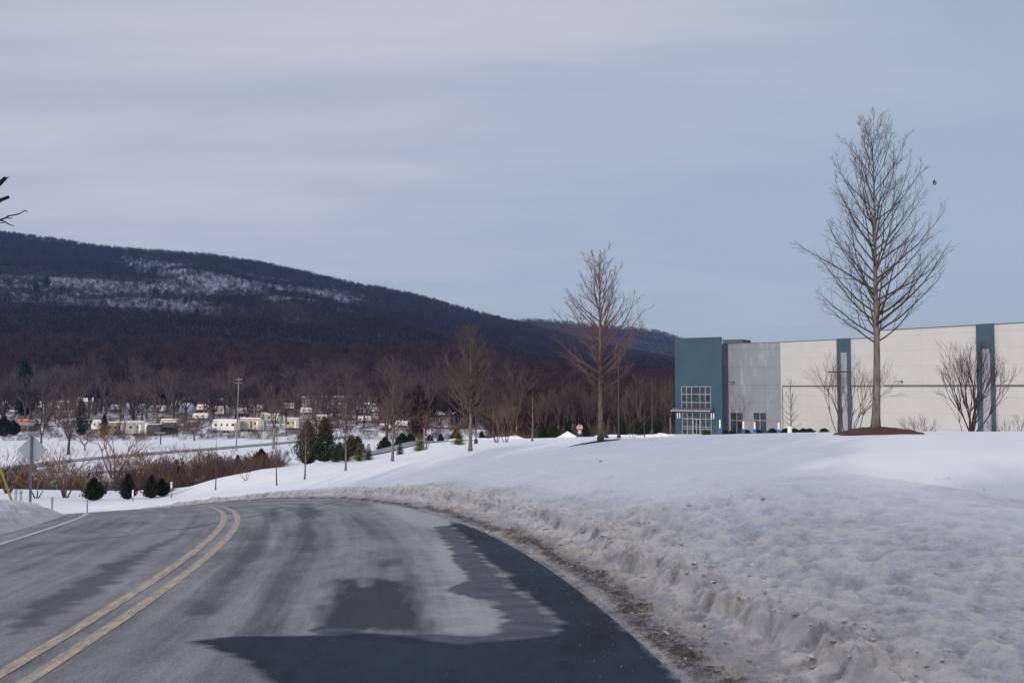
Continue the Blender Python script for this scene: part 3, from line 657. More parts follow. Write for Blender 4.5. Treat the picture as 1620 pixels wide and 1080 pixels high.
# the row of street trees on the near hill
G_ROW = 'young street trees in a row down the snowy slope'
T1 = street_tree(9.15, 3, 0.135, 0.29, 0.35, 74, 11, 5, lw=1.1, wobk=.3)
o = put_tree(T1, at(1385, 686, 30.6), 'bark_grey', 'twig_grey', 'tallest bare tree with a thick straight trunk rising from the brown mulch mound', G_ROW)
cc = np.empty(len(T1[1].vertices) * 3, np.float32); T1[1].vertices.foreach_get('co', cc); cc = cc.reshape(-1, 3); wq = proj(cc + np.array(o.location)); tipv = cc[np.argmin(((wq - np.array([1474, 292])) ** 2).sum(1))]
lf = MB()
for k in range(3):
    a = k * 2.1; lf.tube([tuple(tipv + np.array([.02 * math.cos(a), 0, -.02])), tuple(tipv + np.array([.05 * math.cos(a), .04 * math.sin(a), .05 + .03 * k])), tuple(tipv + np.array([.01, .01, .13 + .02 * k]))], [.006, .026, .006], 5)
lf.build('dead_leaf', plain('leaf_brown', (0.06, 0.035, 0.02), .9, .2), o)
T2 = street_tree(7.25, 12, 0.125, 0.27, 0.40, 52, 11, 4, lw=1.5, wobk=.5)
put_tree(T2, at(950, 698, 41), 'bark_grey', 'twig_red', 'bare tree with reddish lower twigs on a crescent of dark mulch beside the stop sign', G_ROW)
T3 = street_tree(6.5, 21, 0.115, 0.27, 0.44, 54, 11, 4, steep=6, lw=1.8)
put_tree(T3, at(744, 713, 57), 'bark_grey', 'twig_grey', 'dense twiggy bare tree on the slope right of the golden spruce', G_ROW)
T4 = street_tree(6.4, 25, 0.10, 0.28, 0.34, 44, 9, 4, steep=8, lw=1.8)
put_tree(T4, at(621, 729, 66), 'bark_grey', 'twig_grey', 'slim bare tree with a tall pointed leader in front of the access road', G_ROW)
T5 = street_tree(5.3, 31, 0.085, 0.28, 0.38, 26, 6, 3, steep=14, lw=1.6)
put_tree(T5, at(547, 744, 78), 'bark_grey', 'twig_grey', 'small bare tree in front of the spruces right of the big arborvitae pair', G_ROW)
T6 = street_tree(5.0, 37, 0.085, 0.26, 0.40, 26, 6, 3, steep=12, lw=1.5)
put_tree(T6, at(482, 761, 84), 'bark_grey', 'twig_grey', 'small fan-shaped bare tree in front of the big bronzed arborvitae', G_ROW)
T7 = street_tree(5.4, 41, 0.07, 0.34, 0.16, 22, 5, 3, steep=10, lw=1.3)
put_tree(T7, at(438, 769, 90), 'bark_dark', 'twig_grey', 'thin bare sapling on the slope left of the fan-shaped tree', G_ROW)
put_tree(street_tree(5.0, 43, 0.065, 0.36, 0.14, 20, 4, 3, lw=1.2), at(341, 776, 98), 'bark_dark', 'twig_grey', 'leftmost thin bare sapling standing low on the snow slope', G_ROW)
put_tree(broad_tree(2.6, 44, 0.05, .2, 3, 3, stems=5, tang=(25, 55), lw=1.0), ground_hit(389, 760, 70, 200), 'bark_dark', 'twig_grey', 'low wide bare shrub on the snow between the two thinnest saplings', name='bare_shrub', cat='shrub')
# mulch
plain('mulch', (0.060, 0.028, 0.024), 0.95, 0.45, 14, bmp=0.05)
def mound(name, c, rx, ry, h, label, seed, mat='mulch', sink=0.05):
    n, k = 40, 10; V = []; r = np.random.default_rng(seed)
    for j in range(k + 1):
        q = j / k
        for i in range(n):
            a = 6.283 * i / n; rr = q * (1 + 0.12 * math.sin(3 * a + seed) + 0.05 * math.sin(7 * a))
            x, y = c[0] + rx * rr * math.cos(a), c[1] + ry * rr * math.sin(a)
            hh_ = h * (1 - q ** 2) if mat == 'mulch' else h * (1 - q) ** 1.25 * (1 + .22 * math.sin(2 * a + seed) * q) + .10 * float(fbm(np.array([x * 1.6]), np.array([y * 1.6]), 3, seed)[0]) * (1 - q)
            V.append((x, y, Hs(x, y) + hh_ + r.normal() * 0.012 - sink * (q > .95)))
    V = np.array(V); f = []
    for j in range(k):
        for i in range(n): f.append((j * n + i, (j + 1) * n + i, (j + 1) * n + (i + 1) % n, j * n + (i + 1) % n))
    me = npmesh(name, V - np.array(c), f, True); return tag(link(name, me, None, MATS[mat], c), label, 'mulch' if mat == 'mulch' else 'snow pile')
mound('mulch_mound', tuple(at(1385, 686, 30.7)), 1.45, 1.1, 0.19, 'dark red-brown mulch mound around the foot of the tallest bare tree', 2)
mound('mulch_patch', tuple(at(946, 697.3, 41.2)), 1.15, 0.75, 0.035, 'thin crescent of dark mulch showing through snow round the reddish tree', 5)

# trees by the warehouse
def on(px, py, Y): 
    q = at(px, py, Y); q[2] = Hs(q[0], q[1]); return q
put_tree(street_tree(8.0, 51, 0.12, 0.30, 0.26, 26, 5, 3, steep=4, lw=1.5), on(1252, 690, 115), 'bark_grey', 'twig_grey', 'bare tree with its lower trunk in a white guard before the grey wall corner')
put_tree(broad_tree(9.6, 52, 0.16, stems=9, depth=4, tang=(5, 22), ang=(12, 26), kids=3, ratio=.72, lw=1.3, trop=.07), on(1337, 690, 92), 'bark_grey', 'twig_grey', 'wide many-stemmed bare tree behind the T-shaped pole')
put_tree(broad_tree(4.2, 53, 0.09, stems=8, depth=3, tang=(10, 40), ang=(12, 28), lw=1.3), on(1451, 690, 88), 'bark_dark', 'twig_dark', 'rounded bare shrub against the white wall right of the mulch mound', name='bare_shrub', cat='shrub')
T8 = broad_tree(10.2, 54, 0.18, fork=.22, nl=11, depth=4, tang=(8, 38), ang=(10, 26), kids=3, ratio=.70, lw=1.25, trop=.09, lr=.40)
put_tree(T8, on(1538, 690, 86), 'bark_grey', 'twig_dark', 'full round-crowned bare tree with a black wrapped trunk before the right blue pilaster')
wr = MB(); wr.tube([(0, 0, 0), (0, 0, 1.9)], [.24, .22], 12)
plain('black_wrap', (0.012, 0.013, 0.018), .6, .2)
wrp = wr.build('trunk_wrap', MATS['black_wrap'], None); wrp.parent = [q for q in COL.objects if q.get('label', '').startswith('full round-crowned')][0]
put_tree(broad_tree(7.2, 55, 0.10, stems=3, depth=3, tang=(3, 14), ang=(14, 28), lw=1.6), on(1529, 690, 88), 'bark_grey', 'twig_dark', 'slim two-stemmed bare tree left of the black wrapped trunk')
put_tree(broad_tree(4.4, 56, 0.10, stems=8, depth=3, tang=(12, 42), ang=(12, 28), lw=1.4), on(1606, 690, 84), 'bark_dark', 'twig_dark', 'bare shrub at the right edge before the white wall', name='bare_shrub', cat='shrub')
put_tree(broad_tree(6.6, 57, 0.08, stems=4, depth=3, tang=(4, 16), ang=(12, 26), lw=1.4), on(1167, 692, 120), 'bark_dark', 'twig_red', 'thin upright bare tree before the left window of the grey wall')
put_tree(broad_tree(2.2, 58, 0.06, stems=8, depth=2, tang=(15, 45), lw=1.3), on(1131, 692, 105), 'bark_dark', 'twig_tan', 'small tan shrub before the blue tower corner', name='bare_shrub', cat='shrub')
put_tree(street_tree(3.3, 59, 0.04, 0.3, 0.16, 12, 3, 2, lw=1.2), on(1020, 695, 78), 'bark_dark', 'twig_grey', 'thin bare sapling right of the nearest lamp post')
put_tree(broad_tree(2.6, 60, 0.04, stems=4, depth=2, tang=(20, 50), lw=1.0), on(1001, 695, 76), 'bark_dark', 'twig_grey', 'sparse low bare shrub between lamp post and sapling', name='bare_shrub', cat='shrub')
put_tree(broad_tree(4.2, 61, 0.07, stems=7, depth=3, tang=(10, 38), lw=1.3), on(786, 698, 92), 'bark_dark', 'twig_grey', 'wide many-stemmed bare shrub on the snow right of the dense twiggy tree', name='bare_shrub', cat='shrub')
put_tree(broad_tree(4.1, 62, 0.06, stems=7, depth=3, tang=(8, 35), lw=1.3), on(800, 698, 96), 'bark_dark', 'twig_tan', 'wide tan bare shrub just right of its grey neighbour', name='bare_shrub', cat='shrub')
put_tree(street_tree(4.6, 63, 0.10, 0.16, 0.24, 22, 5, 2, lw=1.3), on(842, 697, 90), 'bark_grey', 'twig_red', 'small reddish bare tree left of the stop sign')
put_tree(broad_tree(4.4, 64, 0.08, stems=6, depth=3, tang=(6, 26), lw=1.3), on(673, 702, 98), 'bark_dark', 'twig_red', 'upright reddish shrub rising behind the golden spruce', name='bare_shrub', cat='shrub')

# evergreens: leafy sprays through a volume
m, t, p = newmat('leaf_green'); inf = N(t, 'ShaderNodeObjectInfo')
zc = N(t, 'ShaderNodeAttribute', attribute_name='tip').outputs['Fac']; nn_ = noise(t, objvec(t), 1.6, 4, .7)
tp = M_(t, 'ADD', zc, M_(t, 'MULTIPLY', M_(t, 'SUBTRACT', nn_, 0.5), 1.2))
t.links.new(mixc(t, ramp(t, tp, [(0.50, 0), (0.95, 1)]), mixc(t, nn_, (0.010, 0.018, 0.010), (0.030, 0.042, 0.018)), (0.105, 0.060, 0.028)), p.inputs['Base Color']); p.inputs['Roughness'].default_value = .85; p.inputs['Specular IOR Level'].default_value = .1  # sunlit orange tops over shaded bases, painted into the leaf colour by height
plain('leaf_blue', (0.030, 0.050, 0.034), .85, .5, 1.5, spec=.1); plain('leaf_gold', (0.110, 0.100, 0.030), .85, .5, 1.5, spec=.1)
plain('leaf_dark', (0.020, 0.027, 0.018), .9, .55, 2.5, spec=.1); plain('leaf_bronze', (0.052, 0.032, 0.026), .9, .4, 1.0, spec=.1)
def arbor(Ht, R, n, seed, amber=0.0, fat=0.45, size=0.10, top=0.75):  # the tip value sets how much painted sunlight the tops carry
    r = np.random.default_rng(seed); V = []; A = []
    for i in range(n):
        h = r.random() ** 1.15; prof = (min(h / fat, 1.0) ** 0.35) * (1 - max(h - fat, 0) / (1 - fat)) ** top if h < 1 else 0
        a = r.uniform(0, 6.28); rr = R * prof * (1 + .16 * math.sin(a * 3 + h * 5 + seed) + .10 * math.sin(a * 7 - h * 11) + .55 * float(vnoise(a * 2.2, h * 7.0, seed)) - .30) * r.uniform(.05, 1.12) ** .62 * (1 + r.random() * .6 if r.random() < .26 else 1)
        c = np.array([rr * math.cos(a), rr * math.sin(a), 0.03 * Ht + h * Ht * .96]); s = size * r.uniform(.6, 1.5)
        d = nrm(np.array([math.cos(a) * .5, math.sin(a) * .5, 1.0]) + r.normal(size=3) * .35); w = perp(d, r) * s * .42
        V += [c - w, c + w, c + d * s * 1.7]; A += [h * amber + r.uniform(-.12, .12)] * 3
    V = np.array(V); me = npmesh('foliage', V, np.arange(len(V)).reshape(-1, 3)); attr(me, 'tip', A); return me
def spruce(Ht, R, tiers, seed, per=15):
    r = np.random.default_rng(seed); V = []
    for k in range(tiers):
        u = k / tiers; z = Ht * (0.06 + .9 * u); L = R * (1 - u) ** .85 * 1.05 + .05
        nb = max(5, int(per * (1 - u * .6)))
        for b in range(nb):
            a = 6.28 * b / nb + r.uniform(-.3, .3) + k; l = L * r.uniform(.7, 1.12); dx = np.array([math.cos(a), math.sin(a), r.uniform(-.22, .12)]); dx = nrm(dx)
            m_ = max(5, int(l / .055))
            for j in range(m_):
                f_ = (j + r.random()) / m_; c = np.array([0, 0, z]) + dx * l * f_ + np.array([0, 0, .10 * l * f_ * f_]); side = np.array([-math.sin(a), math.cos(a), 0]) * (1 if j % 2 else -1)
                s = .13 * (1.15 - f_) * (R ** .5) + .035; d = nrm(dx * .8 + side * r.uniform(.3, 1) + np.array([0, 0, r.uniform(-.3, .5)])); w = perp(d, r) * s * .22
                V += [c - w, c + w, c + d * s * 1.5]
    return npmesh('foliage', np.array(V), np.arange(len(V)).reshape(-1, 3))
stemm = MB().tube([(0, 0, -.1), (0, 0, 1.0)], [.06, .03], 7).mesh('trunk')
def evergreen(me, loc, mat, label, name='arborvitae', cat='evergreen', group=None, sc=1.0, rz=0.0):
    e = empty(name, loc, rz, sc); tag(e, label, cat, group); link('foliage', me, e, MATS[mat]); link('trunk', stemm, e, MATS['bark_dark'])
    return e
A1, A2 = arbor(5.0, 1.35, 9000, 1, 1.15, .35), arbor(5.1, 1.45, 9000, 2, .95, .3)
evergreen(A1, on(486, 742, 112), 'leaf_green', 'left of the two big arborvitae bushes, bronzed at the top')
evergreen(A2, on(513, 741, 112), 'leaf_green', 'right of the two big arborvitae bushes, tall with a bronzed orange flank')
A3 = arbor(2.0, .92, 3600, 4, .3, .40, .12, .95); A4 = arbor(2.0, .62, 2600, 5, .6, .30, .12, 1.0); A6 = arbor(2.0, .98, 3200, 8, .1, .5, .11, .42); A5 = arbor(2.6, .9, 3800, 6, .75, .35, .1)
def hev(me, px, py, hpx, mat, label, name='arborvitae', mh=2.0, y0=70, y1=400, group=None, Y=None):
    g = ground_hit(px, py, y0, y1) if Y is None else on(px, py, Y); s = hpx * g[1] / F / mh; return evergreen(me, g, mat, label, name, 'evergreen', group, s, px % 6)
hev(A3, 413, 740, 28, 'leaf_dark', 'round dark evergreen bush behind the snow ridge left of the arborvitae pair', 'evergreen_bush')
hev(A4, 376, 743, 22, 'leaf_dark', 'small dark conical evergreen left of the round bush on the ridge', 'evergreen_bush')
hev(A3, 148, 792, 34, 'leaf_dark', 'broad black-green bush behind the far snow strip', 'evergreen_bush', y0=95)
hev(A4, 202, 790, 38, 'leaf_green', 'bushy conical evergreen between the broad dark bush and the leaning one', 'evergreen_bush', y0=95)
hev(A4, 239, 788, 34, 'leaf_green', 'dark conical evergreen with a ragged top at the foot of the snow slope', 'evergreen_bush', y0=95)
SP = spruce(2.4, 1.05, 16, 1); SP2 = spruce(2.4, .85, 18, 2)
for i, (px, py, hp, lab) in enumerate([(256, 785, 26, 'lowest of the short green spruces along the snow slope edge'), (268, 778, 28, 'short green spruce second lowest along the snow slope edge'), (283, 770, 30, 'bushy green spruce midway along the snow slope edge'), (296, 764, 24, 'short green spruce left of the highest one along the slope edge'), (312, 757, 20, 'highest of the short green spruces along the snow slope edge')]):
    hev(SP if i % 2 else A3, px, py, hp, 'leaf_gold' if i in (1, 4) else 'leaf_green', lab, 'short_spruce', 2.4 if i % 2 else 2.0, 95, 300)
hev(SP2, 531, 740, 30, 'leaf_blue', 'blue-green spruce touching the right arborvitae', 'spruce_tree', 2.4, Y=105)
hev(SP2, 546, 737, 42, 'leaf_blue', 'taller dark spruce behind the small bare tree', 'spruce_tree', 2.4, Y=104)
hev(SP, 568, 733, 32, 'leaf_gold', 'bronze-tinged spruce left of its green twin', 'spruce_tree', 2.4, Y=102)
hev(SP2, 583, 730, 28, 'leaf_blue', 'green spruce right of the bronze-tinged one', 'spruce_tree', 2.4, Y=101)
hev(SP2, 633, 719, 25, 'leaf_blue', 'small neat green spruce right of the slim tree', 'spruce_tree', 2.4, Y=98)
hev(SP, 664, 714, 32, 'leaf_gold', 'wide golden-green spruce below the access road', 'spruce_tree', 2.4, Y=95)
hev(SP, 726, 703, 34, 'leaf_gold', 'golden-green spruce left of the dense twiggy tree', 'spruce_tree', 2.4, Y=88)
# clipped evergreens behind the lot
G_ARB = 'dark evergreens in a line behind the parking lot'
hedge = MB()
for px, w_, hp, mat_, lab in [(609, 22, 26, 'leaf_dark', 'dark rounded evergreen behind the slim tree left of the pale post'), (636, 24, 27, 'leaf_dark', 'dark rounded evergreen right of the pale post'), (649, 20, 25, 'leaf_dark', 'dark evergreen joined to the right end of the rounded pair')]:
    hev(A3, px, 692, hp, mat_, lab, 'clipped_evergreen', group=G_ARB, Y=150)
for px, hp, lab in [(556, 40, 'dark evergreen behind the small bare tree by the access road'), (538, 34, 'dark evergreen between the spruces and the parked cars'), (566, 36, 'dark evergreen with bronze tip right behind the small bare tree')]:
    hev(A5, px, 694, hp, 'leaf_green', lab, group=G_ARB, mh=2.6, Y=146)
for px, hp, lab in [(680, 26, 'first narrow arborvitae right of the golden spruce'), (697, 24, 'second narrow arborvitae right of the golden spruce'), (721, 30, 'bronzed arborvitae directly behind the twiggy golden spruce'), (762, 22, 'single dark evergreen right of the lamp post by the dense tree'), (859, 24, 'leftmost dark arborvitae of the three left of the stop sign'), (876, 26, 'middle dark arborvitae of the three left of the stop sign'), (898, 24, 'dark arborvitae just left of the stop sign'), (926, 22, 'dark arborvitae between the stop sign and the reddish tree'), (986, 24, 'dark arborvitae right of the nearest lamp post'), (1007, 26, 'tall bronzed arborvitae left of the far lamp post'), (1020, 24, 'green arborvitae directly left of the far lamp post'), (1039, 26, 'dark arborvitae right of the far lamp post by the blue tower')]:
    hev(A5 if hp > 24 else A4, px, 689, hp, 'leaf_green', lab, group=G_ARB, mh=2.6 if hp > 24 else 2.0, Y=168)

# ------------------------------------------------------------------ the warehouse
E_ = EYE
def zat(py, Y): return EYE + (612 - py) / F * Y * (1.0)      # good to a few centimetres near the horizon
GZW = -5.7
pa, pb = np.array([27.0, 165.0]), np.array([33.75, 160.0])
pc0, pc = np.array([34.9, 163.9]), np.array([42.6, 158.0])
wd = nrm(np.array([9.9, -14.5])); wn = np.array([-wd[1], wd[0]])      # wn points away from the camera side
pe = pc + wd * 29.2; pf = np.array([46.3, 125.0]); pg = pf + wd * 62
WB = np.array([pc[0], pc[1], GZW])
wh = empty('warehouse', tuple(WB)); tag(wh, 'long white warehouse with a blue corner tower and grey entrance section', 'warehouse')
def joint_mat(name, col, zstep, z0, xstep, jd=0.72, var=0.08, stain=0.0, rough=0.7):
    m, t, p = newmat(name); O = objvec(t); sp = N(t, 'ShaderNodeSeparateXYZ'); t.links.new(O, sp.inputs[0])
    fz = M_(t, 'FRACT', M_(t, 'DIVIDE', M_(t, 'SUBTRACT', sp.outputs[2], z0), zstep)); lz = M_(t, 'LESS_THAN', M_(t, 'ABSOLUTE', M_(t, 'SUBTRACT', fz, 0.5)), 0.035 / zstep)
    l = lz
    if xstep:
        fx = M_(t, 'FRACT', M_(t, 'DIVIDE', sp.outputs[0], xstep)); l = M_(t, 'MAXIMUM', lz, M_(t, 'MULTIPLY', M_(t, 'LESS_THAN', M_(t, 'ABSOLUTE', M_(t, 'SUBTRACT', fx, 0.5)), 0.03 / xstep), 0.6))
    n = noise(t, O, 0.35, 5, .6); c = mixc(t, 1.0, col, ramp(t, n, [(.3, 1 - var), (.7, 1 + var)]), 'MULTIPLY')
    if stain:
        n2 = noise(t, mapping(t, O, (1, 1, 0.25)), 0.9, 6, .65); c = mixc(t, M_(t, 'MULTIPLY', ramp(t, n2, [(.52, 0), (.68, 1)]), stain), c, (0.60, 0.61, 0.62))
    t.links.new(mixc(t, M_(t, 'MULTIPLY', l, 1 - jd), c, (0.03, 0.04, 0.05)), p.inputs['Base Color']); p.inputs['Roughness'].default_value = rough; p.inputs['Specular IOR Level'].default_value = .25; return m
joint_mat('tower_blue', (0.033, 0.074, 0.104), 1.29, 0.35, 3.4, 0.65)
joint_mat('wall_grey', (0.205, 0.228, 0.262), 2.85, 0.9, 4.3, 0.62, .06, 0.22)
joint_mat('wall_white', (0.462, 0.472, 0.470), 1.9, -0.2, 4.6, 0.86, .04)
plain('pilaster_blue', (0.034, 0.074, 0.108), .6, .08, .5); plain('pilaster_grey', (0.30, 0.31, 0.35), .7, .08, .5)
plain('coping', (0.10, 0.105, 0.11), .5, .1); plain('frame_metal', (0.30, 0.35, 0.38), .4, .08, metal=.3); plain('canopy_dark', (0.075, 0.065, 0.075), .5, .1)
plain('roofing', (0.20, 0.20, 0.21), .9, .1)
m, t, p = newmat('window_glass'); p.inputs['Base Color'].default_value = (0.012, 0.022, 0.030, 1); p.inputs['Roughness'].default_value = .08; p.inputs['Specular IOR Level'].default_value = .55
gn = noise(t, objvec(t), 1.3, 4); t.links.new(mixc(t, ramp(t, gn, [(.35, 0), (.7, 1)]), (0.010, 0.018, 0.026), (0.05, 0.065, 0.075)), p.inputs['Base Color'])
def L3(x, y, z): return np.array([x, y, z]) - WB
def wallbox(mb, P, Q, z0, z1, th, out=0.0):
    """upright slab from P to Q, th thick away from the viewer, standing out by `out` in front"""
    d = nrm(Q - P); n = np.array([-d[1], d[0]]); 
    if n @ (P + Q) / 2 < 0: n = -n
    A, B = P - n * out, Q - n * out; C, D = B + n * (th), A + n * (th); b = len(mb.v)
    for z in (z0, z1):
        for q in (A, B, C, D): mb.v.append(tuple(L3(q[0], q[1], z)))
    mb.f += [tuple(b + i for i in q) for q in ((3, 2, 1, 0), (4, 5, 6, 7), (0, 1, 5, 4), (1, 2, 6, 5), (2, 3, 7, 6), (3, 0, 4, 7))]
def hitw(px, P, Q):
    d = ray(px, 612)[:2]; e = Q - P; M2 = np.array([[d[0], -e[0]], [d[1], -e[1]]]); tt = np.linalg.solve(M2, P); return P + e * tt[1]
HT_T, HT_G, HT_W = 9.95, 9.05, 9.05
def tower_slab(z0, z1, o_):
    b = MB(); d = nrm(pb - pa); r_ = nrm(ray(1148, 612)[:2]); n_ = np.array([d[1], -d[0]]) * o_
    for z in (z0, z1):
        for q in (pa + n_ - d * o_, pb + n_ + d * o_, pb + d * o_ + r_ * 9, pa - d * o_ + nrm(pa) * 9): b.v.append(tuple(L3(q[0], q[1], z)))
    b.f = [(3, 2, 1, 0), (4, 5, 6, 7), (0, 1, 5, 4), (1, 2, 6, 5), (2, 3, 7, 6), (3, 0, 4, 7)]; return b
tower = tower_slab(GZW - 1, HT_T, 0).build('tower', MATS['tower_blue'], wh)
tower_slab(HT_T + .002, HT_T + .10, .04).build('coping', MATS['tower_blue'], tower)
b = MB(); wallbox(b, pc0 - nrm(pc - pc0) * 0.6, pc, GZW - 1, HT_G, 0.6); gw = b.build('grey_wall', MATS['wall_grey'], wh)
b = MB(); wallbox(b, pc0, pc, HT_G + .002, HT_G + .1, .7, .05); b.build('coping', MATS['coping'], gw)
b = MB(); wallbox(b, pc + wd * .01, pe, GZW - 1, HT_W, 0.6); 
ww = b.build('white_wall', MATS['wall_white'], wh)
b = MB(); wallbox(b, pf, pg, GZW - 1, HT_W, 0.6); ww2 = b.build('white_wall', MATS['wall_white'], wh)
b = MB(); wallbox(b, pc, pe, HT_W + .002, HT_W + .12, .7, .04); b.build('coping', MATS['coping'], ww)
b = MB(); wallbox(b, pf, pg, HT_W + .002, HT_W + .12, .7, .04); b.build('coping', MATS['coping'], ww2)
b = MB(); jn = pe - pf; wallbox(b, pf + wn * 0.6 + wd * 0.3, pe, GZW - 1, HT_W - .01, 0.5); b.build('return_wall', MATS['wall_white'], wh)
# back of the parapets and flat roof
b = MB(); back = [pa + wn * 9, pa + wn * 70, pg + wn * 70, pg + wn * .6, pf + wn * .6, pe + wn * .5, pc + wn * .6, pc0 + wn * 1.0]
v = [tuple(L3(q[0], q[1], 8.4)) for q in back] + [tuple(L3(q[0], q[1], 8.1)) for q in back]; n = len(back); b.v = v
b.f = [tuple(reversed(range(n))), tuple(range(n, 2 * n))] + [(i, (i + 1) % n, n + (i + 1) % n, n + i) for i in range(n)]; b.build('roof', MATS['roofing'], wh)
for P, Q in ((pa + wn * 8, pa + wn * 70), (pa + wn * 70.2, pg + wn * 70.2), (pg + wn * 70, pg + wn * .7)):
    b = MB(); wallbox(b, P, Q, GZW - 1, HT_W - .02, .5); b.build('rear_wall', MATS['wall_white'], wh)
b = MB(); q0 = hitw(1146, pa + wn * 12, pa + wn * 12 + (pc - pc0) * 2); b.v = []; P = np.array([36.5, 171.5]); Q = np.array([41.0, 169.0]); wallbox(b, hitw(1144, P, Q), hitw(1176, P, Q), 8.5, zat(536.5, 170), 5); b.build('roof_screen', MATS['pilaster_blue'], wh)
# blue stripe along the white walls and a slim downpipe at the corner
for P, Q, o_, par in ((pc, pe, .03, ww), (pf, pg, .03, ww2)):
    b = MB(); wallbox(b, P + wd * .35, Q - wd * .3, 2.02, 2.26, .02, o_); b.build('stripe', MATS['coping'], par)
b = MB(); wallbox(b, pc + wd * .30, pc + wd * .42, GZW, 2.0, .03, .06); b.build('downpipe', MATS['coping'], ww)
def pilaster(pxa, pxb, ia, ib, P, Q, ytop, par, lab):
    A_, B_ = hitw(pxa, P, Q), hitw(pxb, P, Q); I, J = hitw(ia, P, Q), hitw(ib, P, Q); zt = zat(ytop, (A_[1] + B_[1]) / 2)
    b = MB(); wallbox(b, A_, I, GZW - 1, HT_W + .16, .1, .25); wallbox(b, J, B_, GZW - 1, HT_W + .16, .1, .25); wallbox(b, I, J, zt, HT_W + .16, .1, .25)
    o = b.build('pilaster', MATS['pilaster_blue'], wh)
    b = MB(); wallbox(b, I, J, GZW - 1, zt, .02, .10); b.build('inset_panel', MATS['pilaster_grey'], o)
pilaster(1326, 1347.5, 1331.5, 1342, pc, pe, 557, ww, '')
pilaster(1547.5, 1576, 1555.5, 1569, pf, pg, 551, ww2, '')
pilaster(1800, 1835, 1809, 1826, pf, pg, 545, ww2, '')
def window(par, P, Q, pxs, pys, name='window', bar=.055, out=.05, door=None):
    """glazed opening: mullions at pixel columns pxs, rails at rows pys of the photo"""
    A_, B_ = hitw(pxs[0], P, Q), hitw(pxs[-1], P, Q); Ym = (A_[1] + B_[1]) / 2; z1, z0 = zat(pys[0], Ym), zat(pys[-1], Ym); d = nrm(B_ - A_)
    b = MB()
    for x in pxs:
        c = hitw(x, P, Q); wallbox(b, c - d * bar, c + d * bar, z0, z1, .03, out + .04)
    for y in pys:
        z = zat(y, Ym); wallbox(b, A_ + d * bar, B_ - d * bar, z - bar, z + bar, .03, out + .037)
    f = b.build(name, MATS['frame_metal'], par)
    b = MB(); wallbox(b, A_, B_, z0, z1, .01, .03); b.build('pane', MATS['window_glass'], f); return f
window(tower, pa, pb, [1078.5, 1086.5, 1094.5, 1107.5, 1116, 1124.5], [611.5, 623.5, 636.3, 648.5])
sf = window(tower, pa, pb, [1079.5, 1087.3, 1095.5, 1108, 1116.5, 1125], [652.5, 662, 674.5, 678, 687], 'storefront')
door = window(tower, pa, pb, [1096.5, 1101.8, 1107.2], [662.5, 686.5], 'door', .07, .09)
b = MB(); q = hitw(1101, pa, pb); 
for s_ in (-.12, .28):
    c = q + nrm(pb - pa) * s_; wallbox(b, c, c + nrm(pb - pa) * .04, -4.6, -3.9, .02, .16)
b.build('handle', MATS['frame_metal'], door)
b = MB(); wallbox(b, hitw(1066, pa, pb), hitw(1128, pa, pb), zat(650.5, 162), zat(648.5, 162), 1.2, 1.2); can = b.build('canopy', MATS['frame_metal'], tower)
b = MB(); wallbox(b, hitw(1068, pa, pb), hitw(1131, pa, pb), zat(648.3, 162), zat(645.5, 162), 1.0, 1.0); b.build('canopy_fascia', MATS['canopy_dark'], can)  # dark slab standing in for the band of shadow above the canopy
plain('lamp_white', (0.60, 0.62, 0.66), .5, .05)
for x in (1073, 1076.5, 1126.5, 1130):
    b = MB(); c = hitw(x, pa, pb); d = nrm(pb - pa); wallbox(b, c - d * .09, c + d * .09, zat(662, 162), zat(653, 162), .1, .35); b.build('wall_lamp', MATS['lamp_white'], tower)
for pxs in ([1155.5, 1165.5, 1175], [1191.5, 1202, 1212.5]):
    window(gw, pc0, pc, pxs, [652, 664.5, 685.5], 'window', .05)
def wall_light(x, y, P, Q, par):
    c = hitw(x, P, Q); Ym = c[1]; z = zat(y, Ym); d = nrm(Q - P); b = MB(); wallbox(b, c + d * .2, c + d * .42, z - .05, z + .14, .1, .5); wallbox(b, c - d * .4, c + d * .45, z + .02, z + .11, .1, .9); b.build('wall_light', MATS['black_wrap'], par)
wall_light(1160, 605, pc0, pc, gw); wall_light(1427, 604, pf, pg, ww2)
# foundation shrubs
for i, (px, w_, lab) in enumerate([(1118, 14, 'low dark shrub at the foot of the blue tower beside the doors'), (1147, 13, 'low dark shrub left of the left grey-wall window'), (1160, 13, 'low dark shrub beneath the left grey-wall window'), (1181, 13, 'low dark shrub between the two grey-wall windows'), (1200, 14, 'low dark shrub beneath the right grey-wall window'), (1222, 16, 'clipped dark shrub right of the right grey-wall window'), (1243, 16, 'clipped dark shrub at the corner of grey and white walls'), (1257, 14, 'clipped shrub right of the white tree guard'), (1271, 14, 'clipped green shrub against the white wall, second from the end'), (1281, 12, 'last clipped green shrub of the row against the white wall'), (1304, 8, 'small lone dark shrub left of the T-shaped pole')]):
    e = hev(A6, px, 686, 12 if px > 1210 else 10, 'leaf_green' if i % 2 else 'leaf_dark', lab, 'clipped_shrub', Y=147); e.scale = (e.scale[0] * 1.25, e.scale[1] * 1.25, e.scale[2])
    e['category'] = 'shrub'; z = at(px, 690, e.location[1]); e.location[2] = max(e.location[2], z[2])
